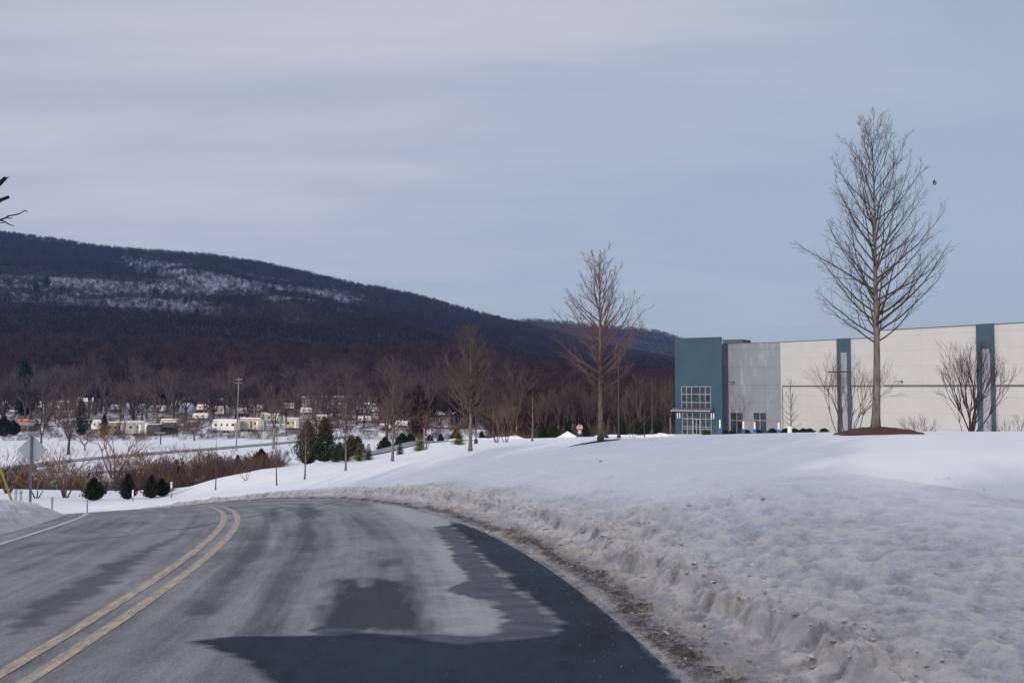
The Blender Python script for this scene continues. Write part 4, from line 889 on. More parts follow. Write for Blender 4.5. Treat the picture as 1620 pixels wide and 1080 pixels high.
# blue posts with white heads
plain('post_blue', (0.02, 0.10, 0.32), .5, .1); plain('post_white', (0.70, 0.70, 0.70), .6, .08); plain('metal_black', (0.015, 0.015, 0.018), .45, .15); plain('metal_grey', (0.24, 0.25, 0.27), .5, .12, metal=.4)
for px, yt, lab in [(1139, 664, 'blue and white post in front of the blue tower corner'), (1176, 666, 'blue and white post before the left grey-wall window'), (1194, 667, 'brightest blue and white post beside the right grey-wall window'), (1232, 668, 'blue and white post by the grey wall corner')]:
    q = at(px, 692, 112); e = empty('marker_post', (q[0], q[1], q[2])); tag(e, lab, 'post', 'blue and white posts before the warehouse'); h = (692 - yt) / F * 112
    MB().box((0, 0, h * .27), (.30, .16, h * .54)).build('post', MATS['post_blue'], e); MB().box((0, 0, h * .77), (.17, .12, h * .46), taper=.9).build('head', MATS['post_white'], e)
q = at(1249.5, 690, 114); e = empty('tree_guard', tuple(q)); tag(e, 'white plastic guard around the trunk before the grey wall corner', 'tree guard')
MB().tube([(0, 0, -.2), (0, 0, 1.15)], [.26, .24], 12).build('tube', MATS['post_white'], e)
# poles
def pole(px, pyb, pyt, Y, name, lab, arm=None, r=.09, cat='lamp post'):
    q = at(px, pyb, Y); h = (pyb - pyt) / F * Y; e = empty(name, tuple(q)); tag(e, lab, cat)
    MB().tube([(0, 0, -.3), (0, 0, h)], [r, r * .8], 10).build('pole', MATS['metal_black'], e)
    MB().tube([(0, 0, -.3), (0, 0, .25), (0, 0, .42)], [r * 2.6, r * 2.4, r], 10).build('base', MATS['metal_black'], e)
    if arm: b = MB(); b.box((0, 0, h - .05), (arm, .14, .10)); b.box((-arm / 2 + .1, 0, h - .07), (.5, .25, .12)); b.box((arm / 2 - .1, 0, h - .07), (.5, .25, .12)); b.build('lamp_head', MATS['metal_black'], e)
    return e
pole(979, 694, 560, 82, 'lamp_post', 'tall thin black lamp post just right of the reddish tree', .9, .07)
pole(1032, 682, 600, 158, 'lamp_post', 'far dark lamp post between the saplings and the blue tower', 1.2, .11)
pole(753, 701, 640, 86, 'lamp_post', 'short dark lamp post behind the dense twiggy tree', .5, .07)
pole(1328, 690, 587.5, 100, 'lamp_post', 'dark T-shaped light pole against the left blue pilaster', 1.75, .13)
# stop sign on a black drum, snow pile, black cover
q = on(917, 695, 118); e = empty('stop_sign', tuple(at(917, 695.5, 118))); tag(e, 'red octagonal stop sign standing in a black drum beside a snow pile', 'stop sign')
plain('sign_red', (0.52, 0.03, 0.035), .45, .06); k = 118 / F
MB().disc((0, 0, 19.5 * k), 4.9 * k, 'y', 8, .03, math.pi / 8).build('sign_plate', MATS['sign_red'], e)
def text(s, size, loc, mat, parent, name='lettering', rz=0, depth=.004):
    cu = bpy.data.curves.new(name, 'FONT'); cu.body = s; cu.size = size; cu.align_x = 'CENTER'; cu.align_y = 'CENTER'; cu.extrude = depth; cu.offset = size * .02
    o = bpy.data.objects.new('tmp', cu); COL.objects.link(o); dg = bpy.context.evaluated_depsgraph_get(); me = bpy.data.meshes.new_from_object(o.evaluated_get(dg)); bpy.data.objects.remove(o)
    o = link(name, me, parent, mat, loc); o.rotation_euler = (math.pi / 2, 0, rz); return o
text('STOP', .30, (0, -.03, 19.5 * k), MATS['post_white'], e)
rim = MB(); r0 = 4.9 * k
for i in range(8):
    a0, a1 = math.pi / 8 + i * math.pi / 4, math.pi / 8 + (i + 1) * math.pi / 4
    rim.tube([(r0 * .94 * math.cos(a0), -.022, 19.5 * k + r0 * .94 * math.sin(a0)), (r0 * .94 * math.cos(a1), -.022, 19.5 * k + r0 * .94 * math.sin(a1))], .018, 4)
rim.build('border', MATS['post_white'], e)
MB().tube([(0, .03, 0), (0, .03, 23 * k)], .04, 6).build('post', MATS['metal_grey'], e)
MB().box((0, -.04, 12 * k), (5.6 * k, .02, 4.4 * k)).build('placard', plain('placard', (.55, .42, .42), .6, .3, 4), e)
MB().tube([(0, 0, -.2), (0, 0, .25), (0, 0, .5), (0, 0, .62)], [.33, .37, .40, .36], 14).build('drum', MATS['metal_black'], e)
mound('snow_pile', tuple(on(898, 695, 124)), 1.75, 1.5, .95, 'pointed white snow pile left of the stop sign', 3, 'snow_plain')
mound('snow_pile', tuple(on(936, 693, 128)), 1.7, 1.3, .38, 'low snow pile between stop sign and reddish tree', 4, 'snow_plain')
e = MB(); e.tube([(0, 0, -.1), (0, 0, .3), (0, 0, .75), (0, 0, .95)], [.55, .46, .2, .08], 12)
o = e.build('black_cover', MATS['metal_black']); o.location = tuple(at(956, 694, 110)); tag(o, 'black cone-shaped cover half hidden behind the reddish tree trunk', 'cover')
# ridge of ploughed snow along the far side of the lot and beside the access road
def ridge_snow(name, pts, w, h, seed, label):
    P = np.array(pts, float); n = 60; k = 9; tt = np.linspace(0, len(P) - 1, n); C0 = np.stack([np.interp(tt, range(len(P)), P[:, j]) for j in (0, 1)], 1); V = []
    for i in range(n):
        d = nrm(C0[min(i + 1, n - 1)] - C0[max(i - 1, 0)]); s_ = np.array([-d[1], d[0]]); hh = .72 * h * (0.75 + .5 * fbm(np.array([i / 5.0]), np.array([1.0]), 3, seed)[0]) * min(1, (i + .3) / 3, (n - .7 - i) / 3)
        for j in range(k):
            q = j / (k - 1) * 2 - 1; x, y = C0[i] + s_ * q * w; V.append((x, y, Hs(x, y) + hh * (1 - q * q) ** .8 + .09 * fbm(np.array([x * 1.3]), np.array([y * 1.3 + j]), 2, seed)[0] - .06 * (abs(q) > .95)))
    V = np.array(V); c = V.mean(0); me = npmesh(name, V - c, grid_faces(n, k)[:, ::-1], True); return tag(link(name, me, None, MATS['snow_plain'], tuple(c)), label, 'snow bank')
ridge_snow('plowed_snow', [on(585, 700, 143)[:2], on(650, 698, 146)[:2], on(740, 694, 148)[:2], on(830, 690, 150)[:2]], 1.9, 1.0, 3, 'long ridge of ploughed snow on the far side of the access road')
ridge_snow('plowed_snow', [on(938, 690, 146)[:2], on(990, 688, 146)[:2], on(1040, 686, 148)[:2], on(1064, 686, 150)[:2]], 1.8, .85, 5, 'ridge of ploughed snow between the reddish tree and the blue tower')
ridge_snow('plowed_snow', [on(1082, 690, 138)[:2], on(1104, 690, 138)[:2], on(1128, 690, 140)[:2]], 1.3, .55, 7, 'low heap of ploughed snow before the glass doors')
# strips of paving
def ribbon(name, pts, w, mat, zo=.05, kind='structure', n=90):
    P = np.array(pts, float); tt = np.linspace(0, len(P) - 1, n); C0 = np.stack([np.interp(tt, range(len(P)), P[:, j]) for j in (0, 1)], 1)
    for _ in range(6): C0[1:-1] = (C0[:-2] + C0[1:-1] * 2 + C0[2:]) / 4
    V = []
    for i in range(n):
        d = nrm(C0[min(i + 1, n - 1)] - C0[max(i - 1, 0)]); s_ = np.array([-d[1], d[0]])
        zc = Hs(*C0[i])
        for q in np.linspace(-1, 1, 5): x, y = C0[i] + s_ * q * w / 2; V.append((x, y, max(Hs(x, y), zc - .3) + zo))
    return tag(link(name, npmesh(name, np.array(V), grid_faces(n, 5)[:, ::-1], True), mat=mat), kind=kind)
m, t, p = newmat('far_asphalt'); P = posvec(t)
t.links.new(mixc(t, ramp(t, noise(t, P, .5, 6, .7), [(.4, 0), (.65, 1)]), (0.14, 0.135, 0.145), (0.30, 0.30, 0.32)), p.inputs['Base Color']); p.inputs['Roughness'].default_value = .9
def gh(px, py, y0=95, y1=700): return ground_hit(px, py, y0, y1)[:2]
ribbon('access_road', [on(520, 700, 118)[:2], on(575, 700, 122)[:2], on(630, 705, 131)[:2], on(690, 700, 139)[:2], on(760, 694, 143)[:2]], 5.0, m, .10)
ribbon('valley_road', [gh(-60, 752, 120), gh(20, 741, 120), gh(100, 730, 120), gh(190, 722, 120), gh(270, 715, 120), gh(340, 710, 120), gh(400, 705, 120), gh(480, 698, 120), gh(560, 690, 120)], 5.6, m, .12)
ribbon('campground_lane', [gh(560, 668, 200), gh(480, 676, 200), gh(440, 690, 200), gh(470, 684, 200)], 3.5, m, .10)

# ------------------------------------------------------------------ left roadside
q = at(48, 785, 36); e = empty('road_sign', tuple(q), .0); tag(e, 'back of a grey diamond-shaped road sign on a metal post', 'road sign')
plain('sign_back', (0.72, 0.72, 0.70), .55, .06, 2, metal=.25); k = 36 / F; zc = (785 - 712) * k
MB().disc((0.01, .05, zc), 23.5 * k, 'y', 4, .012, 0).build('sign_plate', MATS['sign_back'], e)
b = MB(); b.box((0, 0, (zc + 23 * k - .5) / 2), (.075, .05, zc + 23 * k + .5)); b.build('post', MATS['metal_grey'], e)
for dz in (.25, -.25): MB().disc((0, -.03, zc + dz), .02, 'y', 8, .03).build('bolt', MATS['metal_grey'], e)
def stake(px, pyb, pyt, Y, lab, r=.045, two=False):
    q = at(px, pyb, Y); h = (pyb - pyt) / F * Y; e = empty('marker_stake', (q[0], q[1], q[2])); tag(e, lab, 'stake')
    MB().tube([(0, 0, -.4), (0, 0, h * .5)], [r, r], 8).build('lower', MATS['metal_grey'] if two else MATS['post_white'], e)
    MB().tube([(0, 0, h * .5 + .002), (0, 0, h)], [r * 1.3, r * 1.3], 8).build('upper', MATS['post_white'], e)
stake(210, 798, 775, 84, 'white-topped marker stake standing lowest at the far road edge', .06, True)
stake(271, 782, 762, 88, 'white-topped marker stake on the lower snow slope', .06, True)
stake(82.5, 800, 786, 50, 'white stake at the end of the left snow bank', .05)
stake(138, 808, 789, 45, 'thin dark stake rising behind the left road edge', .025, True)
stake(25, 786, 774, 40, 'pale stake left of the diamond sign post', .05); stake(33, 786, 775, 41, 'pale stake just left of the sign post, right of its twin', .05)
# utility pole out of the frame with its guy wire
up = empty('utility_pole', (-19.5, 27.5, Hs(-19.5, 27.5))); tag(up, 'wooden utility pole left of the road with a guy wire in a yellow guard', 'utility pole')
MB().tube([(0, 0, -.5), (0, 0, 10)], [.16, .11], 10).build('pole', MATS['bark_grey'], up)
plain('guard_yellow', (0.55, 0.42, 0.06), .6, .1); g0 = at(17, 787, 28) - np.array(up.location); g1 = np.array([0.1, 0, 9.2]); dgw = nrm(at(-1, 739, 28.0) - at(17, 787, 28))
g1 = g0 + dgw * 6.0
MB().tube([g0 - dgw * .5, g0 + dgw * 2.0], .032, 8).build('guy_guard', MATS['guard_yellow'], up); MB().tube([g0 + dgw * 2.0, g1], .012, 5).build('guy_wire', MATS['metal_grey'], up)
# the near tree whose branch ends reach in from the left
lt = empty('roadside_tree', (-11.2, 15.0, Hs(-11.2, 15.0))); tag(lt, 'old bare tree mostly out of frame with lichen-grey cut branch ends at the left edge', 'tree')
z0 = Hs(-11.2, 15.0); T = MB(); T.tube([(0, 0, -.3), (0.05, 0, 2.2), (-.1, 0, 4.2), (0.05, 0, 6.5), (0, 0, 8.5)], [.30, .26, .22, .15, .06], 10); T.build('trunk', MATS['bark_grey'], lt, True)
C = MB()
def pxl(x, y, Y=15.0): q = at(x, y, Y); return q - np.array([-11.2, 15.0, z0])
C.tube([(0, 0, 4.0), pxl(-60, 325), pxl(-12, 301), pxl(1, 289), pxl(9, 281)], [.09, .07, .045, .034, .030], 8); C.tube([pxl(9, 281.5), pxl(15, 280.5)], [.012, .005], 5)
C.tube([(0, 0, 3.8), pxl(-60, 335), pxl(-10, 320), pxl(2, 316), pxl(14, 311.5)], [.08, .06, .035, .028, .026], 8); C.tube([pxl(-2, 317), pxl(2, 318.5)], [.03, .02], 6)
C.tube([(0, 0, 3.2), pxl(-60, 352), pxl(-14, 350), pxl(1, 347.5)], [.07, .045, .022, .015], 7)
C.tube([pxl(1, 347.5), pxl(8, 345), pxl(14, 341.5), pxl(24, 340), pxl(32, 337.5), pxl(40, 333)], [.014, .012, .011, .010, .008, .007], 6); C.tube([pxl(40, 333), pxl(44, 335.5)], [.008, .004], 5)
C.tube([pxl(9, 344.5), pxl(20, 345.5)], [.009, .006], 5); C.tube([pxl(0, 348), pxl(8, 351), pxl(15, 355), pxl(22, 357.5)], [.014, .011, .009, .005], 6); C.tube([pxl(-6, 352), pxl(7, 353)], [.009, .005], 5)
for sgn, zz_, L in ((-1, 4.6, 2.5), (-1, 5.6, 2.2), (-1, 6.6, 1.6), (-1, 3.4, 2.0)):
    C.tube([(0, 0, zz_), (sgn * L * .5, .4, zz_ + .5), (sgn * L, .6, zz_ + 1.4)], [.07, .04, .015], 6)
C.build('branches', MATS['bark_dark'], lt)

# ------------------------------------------------------------------ woods and thickets too many to count
SRC = bpy.data.collections.new('tree_kinds')            # not linked: only read by the scatter modifiers
def twig_mat(name, cols, spec=.05):
    m, t, p = newmat(name); r = N(t, 'ShaderNodeObjectInfo').outputs['Random']
    t.links.new(ramp(t, r, [(i / (len(cols) - 1), c) for i, c in enumerate(cols)]), p.inputs['Base Color']); p.inputs['Roughness'].default_value = .95; p.inputs['Specular IOR Level'].default_value = spec
    return m
twig_mat('wood_near', [(0.018, 0.014, 0.013), (0.050, 0.034, 0.030), (0.034, 0.029, 0.026), (0.068, 0.040, 0.031), (0.024, 0.020, 0.019)])
twig_mat('wood_far', [(0.008, 0.008, 0.011), (0.030, 0.024, 0.027), (0.017, 0.016, 0.019), (0.038, 0.027, 0.027), (0.010, 0.010, 0.013)])
twig_mat('thicket', [(0.040, 0.033, 0.033), (0.095, 0.062, 0.052), (0.070, 0.058, 0.056), (0.120, 0.070, 0.052), (0.038, 0.034, 0.037)])
twig_mat('wood_trunk', [(0.07, 0.06, 0.055), (0.26, 0.235, 0.21), (0.05, 0.043, 0.04), (0.12, 0.105, 0.095)])
def brush_tree(seed, ntri, wid, tw, low=.35, R=.26, bush=False):
    r = np.random.default_rng(seed); V = []; Fi = []; mi = []
    def tri(a, b_, c): 
        n = len(V); V.extend([a, b_, c]); Fi.append((n, n + 1, n + 2))
    if not bush:
        for k in range(3):
            w0, w1 = 6.28 * k / 3, 6.28 * (k + 1) / 3; q = lambda w, rr, z: np.array([rr * math.cos(w), rr * math.sin(w), z])
            tri(q(w0, tw, -.03), q(w1, tw, -.03), q(w1, tw * .5, .75)); mi.append(1); tri(q(w0, tw, -.03), q(w1, tw * .5, .75), q(w0, tw * .5, .75)); mi.append(1)
    for i in range(ntri):
        h = low + (1 - low) * r.random() if not bush else r.random() * .9 + .1; a = r.uniform(0, 6.28)
        prof = math.sin(math.pi * min(1, max(0.02, (h - low) / (1 - low) * .85 + .12))) ** .6 if not bush else math.sqrt(max(0, 1 - (h - .35) ** 2 / .45))
        e = np.array([R * prof * math.cos(a), R * prof * math.sin(a), h]) * np.array([1, 1, 1]) + r.normal(size=3) * .02
        s0 = np.array([e[0] * .12, e[1] * .12, max(low * .8, h - r.uniform(.18, .38))]) if not bush else np.array([e[0] * .2, e[1] * .2, max(0, h - .6)])
        f_ = r.uniform(.2, .6) if i % 3 else 0; b0 = s0 + (e - s0) * f_; d = nrm(e - s0); w = perp(d, r) * wid * r.uniform(.5, 1.4)
        if i % 2: tri(b0 - w * .3, b0 + w * .3, e)
        else: tri(b0, e - w, e + w)
        mi.append(0)
    me = npmesh('tree_kind', np.array(V), np.array(Fi)); me.polygons.foreach_set('material_index', mi); return me
def kind(me, mats, coll):
    for m_ in mats: me.materials.append(MATS[m_])
    o = bpy.data.objects.new('tree_kind', me); coll.objects.link(o); return o
def scatter(name, pts, scl, coll, nk, seed, label=None):
    r = np.random.default_rng(seed); me = bpy.data.meshes.new(name); pts = np.asarray(pts, np.float32); c0 = pts.mean(0)
    me.vertices.add(len(pts)); me.vertices.foreach_set('co', (pts).ravel())
    attr(me, 'scl', scl); attr(me, 'rot', r.uniform(0, 6.28, len(pts))); a = me.attributes.new('idx', 'INT', 'POINT'); a.data.foreach_set('value', r.integers(0, nk, len(pts)).astype(np.int32))
    attr(me, 'wide', r.uniform(.8, 1.35, len(pts)))
    o = bpy.data.objects.new(name, me); COL.objects.link(o)
    g = bpy.data.node_groups.new(name, 'GeometryNodeTree'); g.interface.new_socket('Geometry', in_out='INPUT', socket_type='NodeSocketGeometry'); g.interface.new_socket('Geometry', in_out='OUTPUT', socket_type='NodeSocketGeometry')
    gi, go = g.nodes.new('NodeGroupInput'), g.nodes.new('NodeGroupOutput'); ip = g.nodes.new('GeometryNodeInstanceOnPoints'); ci = g.nodes.new('GeometryNodeCollectionInfo')
    ci.inputs['Collection'].default_value = coll; ci.inputs['Separate Children'].default_value = True; ci.inputs['Reset Children'].default_value = True
    def na(n, dt='FLOAT'):
        q = g.nodes.new('GeometryNodeInputNamedAttribute'); q.data_type = dt; q.inputs['Name'].default_value = n; return q.outputs['Attribute']
    cx = g.nodes.new('ShaderNodeCombineXYZ'); g.links.new(na('rot'), cx.inputs[2]); cs = g.nodes.new('ShaderNodeCombineXYZ'); mu = g.nodes.new('ShaderNodeMath'); mu.operation = 'MULTIPLY'
    sc_ = na('scl'); g.links.new(sc_, mu.inputs[0]); g.links.new(na('wide'), mu.inputs[1])
    g.links.new(mu.outputs[0], cs.inputs[0]); g.links.new(mu.outputs[0], cs.inputs[1]); g.links.new(sc_, cs.inputs[2])
    g.links.new(gi.outputs[0], ip.inputs['Points']); g.links.new(ci.outputs[0], ip.inputs['Instance']); ip.inputs['Pick Instance'].default_value = True
    g.links.new(na('idx', 'INT'), ip.inputs['Instance Index']); g.links.new(cx.outputs[0], ip.inputs['Rotation']); g.links.new(cs.outputs[0], ip.inputs['Scale']); g.links.new(ip.outputs[0], go.inputs[0])
    md = o.modifiers.new('scatter', 'NODES'); md.node_group = g; return tag(o, label, None, None, 'stuff')
CF = bpy.data.collections.new('far_kinds'); CN = bpy.data.collections.new('near_kinds'); CT = bpy.data.collections.new('thicket_kinds')
for s_ in range(6): kind(brush_tree(s_, 46, .022, .011, .30, .30), ['wood_far', 'wood_trunk'], CF)
for s_ in range(8): kind(brush_tree(20 + s_, 210, .0085, .0125, .34 + .03 * (s_ % 3), .20 + .03 * (s_ % 3)), ['wood_near', 'wood_trunk'], CN)
for s_ in range(6): kind(brush_tree(40 + s_, 170, .012, .01, 0, .62, True), ['thicket'], CT)
def spread(n, x0f, x1f, y0, y1, seed, pxlo=-260, pxhi=1180):
    """random points between two distances inside a wedge somewhat wider than the view"""
    r = np.random.default_rng(seed); y = np.sqrt(r.uniform(y0 * y0, y1 * y1, n)); px = r.uniform(pxlo, pxhi, n); return (px - 810) / F * y, y, px
x, y, px = spread(56000, 0, 0, 880, 2440, 1); z = H(x, y); q = proj(np.stack([x, y, z + 8], -1)); sn = snowy(x, y); rr = np.random.default_rng(9)
keep = rr.random(len(x)) > sn * 0.26; hgt = rr.uniform(9, 15, len(x)) * (1 - 0.25 * sn)
scatter('mountain_forest', np.stack([x, y, z], -1)[keep], hgt[keep], CF, 6, 2)
x, y, px = spread(9000, 0, 0, 2440, 3750, 3, 640, 1240); z = H(x, y); scatter('far_ridge_forest', np.stack([x, y, z], -1), rr.uniform(9, 15, len(x)), CF, 6, 4)
x, y, px = spread(7200, 0, 0, 520, 900, 5, -200, 1200); z = H(x, y); lowr = sstep(250, 800, px)
scatter('valley_wood', np.stack([x, y, z], -1), rr.uniform(13, 21, len(x)) * (1 - .25 * lowr) * np.where(y < 560, .8, 1), CN, 8, 6)
# dark wood closing the view behind the lot, right of the campground
x, y, px = spread(520, 0, 0, 215, 330, 7, 770, 1160); z = H(x, y); scatter('lot_wood', np.stack([x, y, z], -1), rr.uniform(7.5, 12.5, len(x)), CN, 8, 8)
x, y, px = spread(1300, 0, 0, 330, 520, 17, 600, 1160); z = H(x, y); scatter('lot_wood', np.stack([x, y, z], -1), rr.uniform(8, 14, len(x)), CN, 8, 18)
# scattered conifers on the mountain and its foot
for s_ in range(3):
    me = arbor(1.0, .24, 260, 70 + s_, 0, .2, .085); me.name = 'conifer_kind'; CCN = bpy.data.collections.get('conifer_kinds') or bpy.data.collections.new('conifer_kinds'); kind(me, ['leaf_dark'], CCN)
x, y, px = spread(420, 0, 0, 700, 2350, 11); z = H(x, y); cl_ = fbm(x / 120, y / 120, 3, 41) > .12; scatter('mountain_conifers', np.stack([x, y, z], -1)[cl_], rr.uniform(11, 17, len(x))[cl_], CCN, 3, 12)
# unseen wood added behind the viewpoint to shade the road and the near slope
rw = np.random.default_rng(61); n_ = 1000; x = rw.uniform(-75, 36, n_); y = rw.uniform(-66, -17, n_); ok_ = (np.abs(x + 3.5) > 7.5) | (y < -60)
hw = rw.uniform(17, 24, n_)
# lower trees along a few sight lines of the sun let it reach the brow of the slope
for tx_, ty_, wd_ in ((7.5, 25, .9), (9.3, 25.5, 1.0), (11, 27, .8), (12.6, 24.5, .6), (15.5, 22, .7), (17.5, 21, .5)):
    dd_ = np.abs((x - tx_) * math.cos(SUN_AZ) - (y - ty_) * math.sin(SUN_AZ)); cap = (ty_ - y) / math.cos(SUN_AZ) * math.tan(SUN_EL) * rw.uniform(.74, .93, n_)
    hw = np.where(dd_ < wd_ + 2.2, np.minimum(hw, cap), hw)
hw = hw[ok_]; x, y = x[ok_], y[ok_]
scatter('roadside_wood', np.stack([x, y, H(x, y)], -1), hw, CN, 8, 62)
me_ = [arbor(1.0, .20, 700, 170 + k_, 0, .2, .07) for k_ in range(3)]; CRW = bpy.data.collections.new('roadside_kinds')
for q_ in me_: kind(q_, ['leaf_dark'], CRW)
ok_ = rw.random(len(x)) < .26; scatter('roadside_conifers', np.stack([x, y, H(x, y)], -1)[ok_] + np.array([1.5, 1.0, 0]), hw[ok_] * .9, CRW, 3, 63)  # unseen conifers added to block more of the sun and sky
# brush in the valley bottom between the road bank and the valley road
def in_valley(px, py, y0=95):
    return ground_hit(px, py, y0, 600)
P = []; sc_ = []; r = np.random.default_rng(31)
for i in range(1500):
    yy = r.uniform(117, 186); pxx = r.uniform(-120, 455); xx = (pxx - 810) / F * yy
    zz_ = Hs(xx, yy); py = proj(np.array([xx, yy, zz_]))[1]
    lim = np.interp(pxx, [-120, 20, 100, 190, 270, 400, 460], [752, 747, 736, 728, 721, 711, 706])
    if py < lim + 3: continue
    dens = fbm(np.array([xx / 11]), np.array([yy / 11]), 3, 77)[0] + .25 * (1 if pxx > 150 else -.1)
    if dens < r.uniform(-.15, .42): continue
    P.append((xx, yy, zz_ - .05)); sc_.append(r.uniform(.5, 1.6) if r.random() < .7 else r.uniform(1.6, 3.4))
scatter('valley_brush', P, sc_, CT, 6, 32)
P = []; sc_ = []
for i in range(2200):
    yy = r.uniform(262, 545); pxx = r.uniform(-100, 760); xx = (pxx - 810) / F * yy; P.append((xx, yy, Hs(xx, yy) - .05)); sc_.append(r.uniform(.8, 2.4))
scatter('campground_brush', P, sc_, CT, 6, 33)
P = []; sc_ = []
for i in range(220):
    pxx = r.uniform(770, 1066); yy = r.uniform(175, 240); xx = (pxx - 810) / F * yy; P.append((xx, yy, Hs(xx, yy) - .05)); sc_.append(r.uniform(1.2, 3.6))
scatter('lot_edge_brush', P, sc_, CT, 6, 34)

# ------------------------------------------------------------------ the campground and buildings in the valley
plain('rv_white', (0.62, 0.62, 0.62), .5, .06); plain('rv_cream', (0.38, 0.35, 0.28), .5, .08); plain('rv_grey', (0.25, 0.27, 0.26), .5, .1); plain('rv_dark', (0.02, 0.026, 0.025), .6, .2); plain('rv_tan', (.24, .19, .14), .6, .1)
plain('rv_window', (0.012, 0.014, 0.018), .2, .1); plain('tyre', (0.01, 0.01, 0.01), .8, .1); plain('rv_stripe', (.30, .22, .14), .5, .1)
plain('wood_brown', (0.12, 0.065, 0.045), .8, .2); plain('wall_pale', (0.40, 0.40, 0.41), .8, .1); plain('wall_dim', (0.20, 0.195, 0.20), .85, .12); plain('wall_red', (0.16, 0.055, 0.045), .8, .15)
plain('tarp_orange', (0.75, 0.12, 0.03), .6, .15); plain('tarp_grey', (0.33, 0.35, 0.40), .6, .12, 1, bmp=.03); plain('car_red', (0.18, 0.018, 0.025), .3, .1); plain('car_dark', (0.012, 0.015, 0.024), .3, .1); plain('car_pale', (0.40, 0.42, 0.45), .3, .05)
def camper(loc, L, Hh, label, body='rv_white', rz=0.0, nwin=4, name='camper_trailer', cat='camper trailer', slide=False, front=None, group='camper trailers parked in the campground'):
    e = empty(name, loc, rz); tag(e, label, cat, group); w = 2.5; h0 = .55
    prof = [(-L / 2, h0), (-L / 2 - .02, Hh * .55), (-L / 2 + .25, Hh * .93), (-L / 2 + .7, Hh), (L / 2 - .15, Hh), (L / 2, Hh * .95), (L / 2, h0)]
    b = MB(); b.prism(prof, -w / 2, w / 2); o = b.build('body', MATS[body], e)
    b = MB(); b.box((0, 0, Hh + .09), (L - .5, w - .1, .17), taper=.96); b.build('roof_snow', MATS['snow_plain'], e)
    r = random.Random(int(L * 100) + nwin + int(loc[0]))
    xs = [-L / 2 + L * (i + .7) / (nwin + .6) for i in range(nwin)]
    for i, x in enumerate(xs):
        ww_ = L / nwin * r.uniform(.22, .42); b = MB(); b.box((x, -w / 2 - .02, Hh * .62), (ww_, .04, Hh * r.uniform(.14, .2))); b.build('window', MATS['rv_window'], e)
    dx = xs[-1] + L * .09 if nwin > 1 else L * .2
    b = MB(); b.box((min(dx, L / 2 - .5), -w / 2 - .025, h0 + Hh * .34), (.62, .05, Hh * .62)); d = b.build('door', MATS['post_white' if body != 'rv_white' else 'rv_stripe'], e)
    b = MB(); b.box((0, -w / 2 - .006, h0 + .18), (L - .3, .012, .14)); b.build('stripe', MATS['rv_stripe'], e)
    if slide: b = MB(); b.box((-L * .12, -w / 2 - .45, Hh * .52), (L * .34, .88, Hh * .6)); b.build('slide_out', MATS[body], e)
    if front: b = MB(); b.prism([(L / 2 + .003, h0), (L / 2 + .003, Hh * .95), (L / 2 + 1.0, Hh * .8), (L / 2 + 1.1, h0)], -w / 2 + .02, w / 2 - .02); b.build('nose', MATS[front], e)
    for s in (-.5, .5): MB().disc((s + L * .05, -w / 2 + .06, .36), .36, 'y', 12, .2).build('wheel', MATS['tyre'], e)
    MB().box((0, 0, .42), (L * .96, w * .8, .24)).build('chassis', MATS['tyre'], e)
    b = MB(); b.tube([(L / 2, 0, .5), (L / 2 + 1.2, 0, .5), (L / 2 + 1.2, 0, 0)], .06, 5); b.build('hitch', MATS['tyre'], e); return e
def pxm(n, Y): return n / F * Y
def g3(px, py, y0=95, y1=640): return tuple(ground_hit(px, py, y0, y1))
def rv(px0, px1, yb, yt, label, body, **k):
    g = g3((px0 + px1) / 2, yb); return camper(g, pxm(px1 - px0, g[1]), pxm(yb - yt, g[1]), label, body, **k)
rv(337, 378, 684, 664, 'long white camper trailer left of the leaning utility pole', 'rv_white', nwin=4)
rv(379, 414, 682.5, 661.5, 'cream camper trailer with a bulging side just right of the utility pole', 'rv_cream', nwin=3, slide=True, front='rv_grey')
rv(451, 474, 680, 662, 'pale cream camper partly behind the bronzed arborvitae', 'rv_cream', nwin=2, front=None)
rv(201, 231, 689, 667, 'grey-sided camper with a dark front window behind the orange-brown tree', 'rv_grey', nwin=2, front='rv_white')
rv(172, 199, 688, 668, 'tan camper hidden behind the orange-brown tree crown', 'rv_tan', nwin=3)
rv(147, 166, 682, 665, 'white camper between the dark wide tree and the orange-brown one', 'rv_white', nwin=2)
rv(338, 360, 657, 643, 'cream and grey camper in the second row left of the pole', 'rv_cream', nwin=2, front='rv_grey')
rv(371, 391, 657, 646, 'small pale camper in the second row beside the pole', 'rv_white', nwin=2)
rv(255, 283, 678, 663, 'pale camper behind the dark covered trailers', 'rv_cream', nwin=3)
rv(395, 420, 652, 641, 'pale camper far back under the trees right of the pole', 'rv_grey', nwin=2)
rv(500, 522, 667, 657, 'pale camper in front of the parked cars', 'rv_grey', nwin=2)
rv(60, 86, 646, 635, 'pale camper beside the wood at the far left', 'rv_grey', nwin=3)
rv(88, 112, 647, 634, 'cream camper right of the far left pale one', 'rv_cream', nwin=3)
rv(196, 214, 640, 628, 'white camper at the wood edge above the tan camper', 'rv_white', nwin=2)
rv(218, 228, 635, 624, 'small white camper standing end-on at the wood edge', 'rv_white', nwin=1)
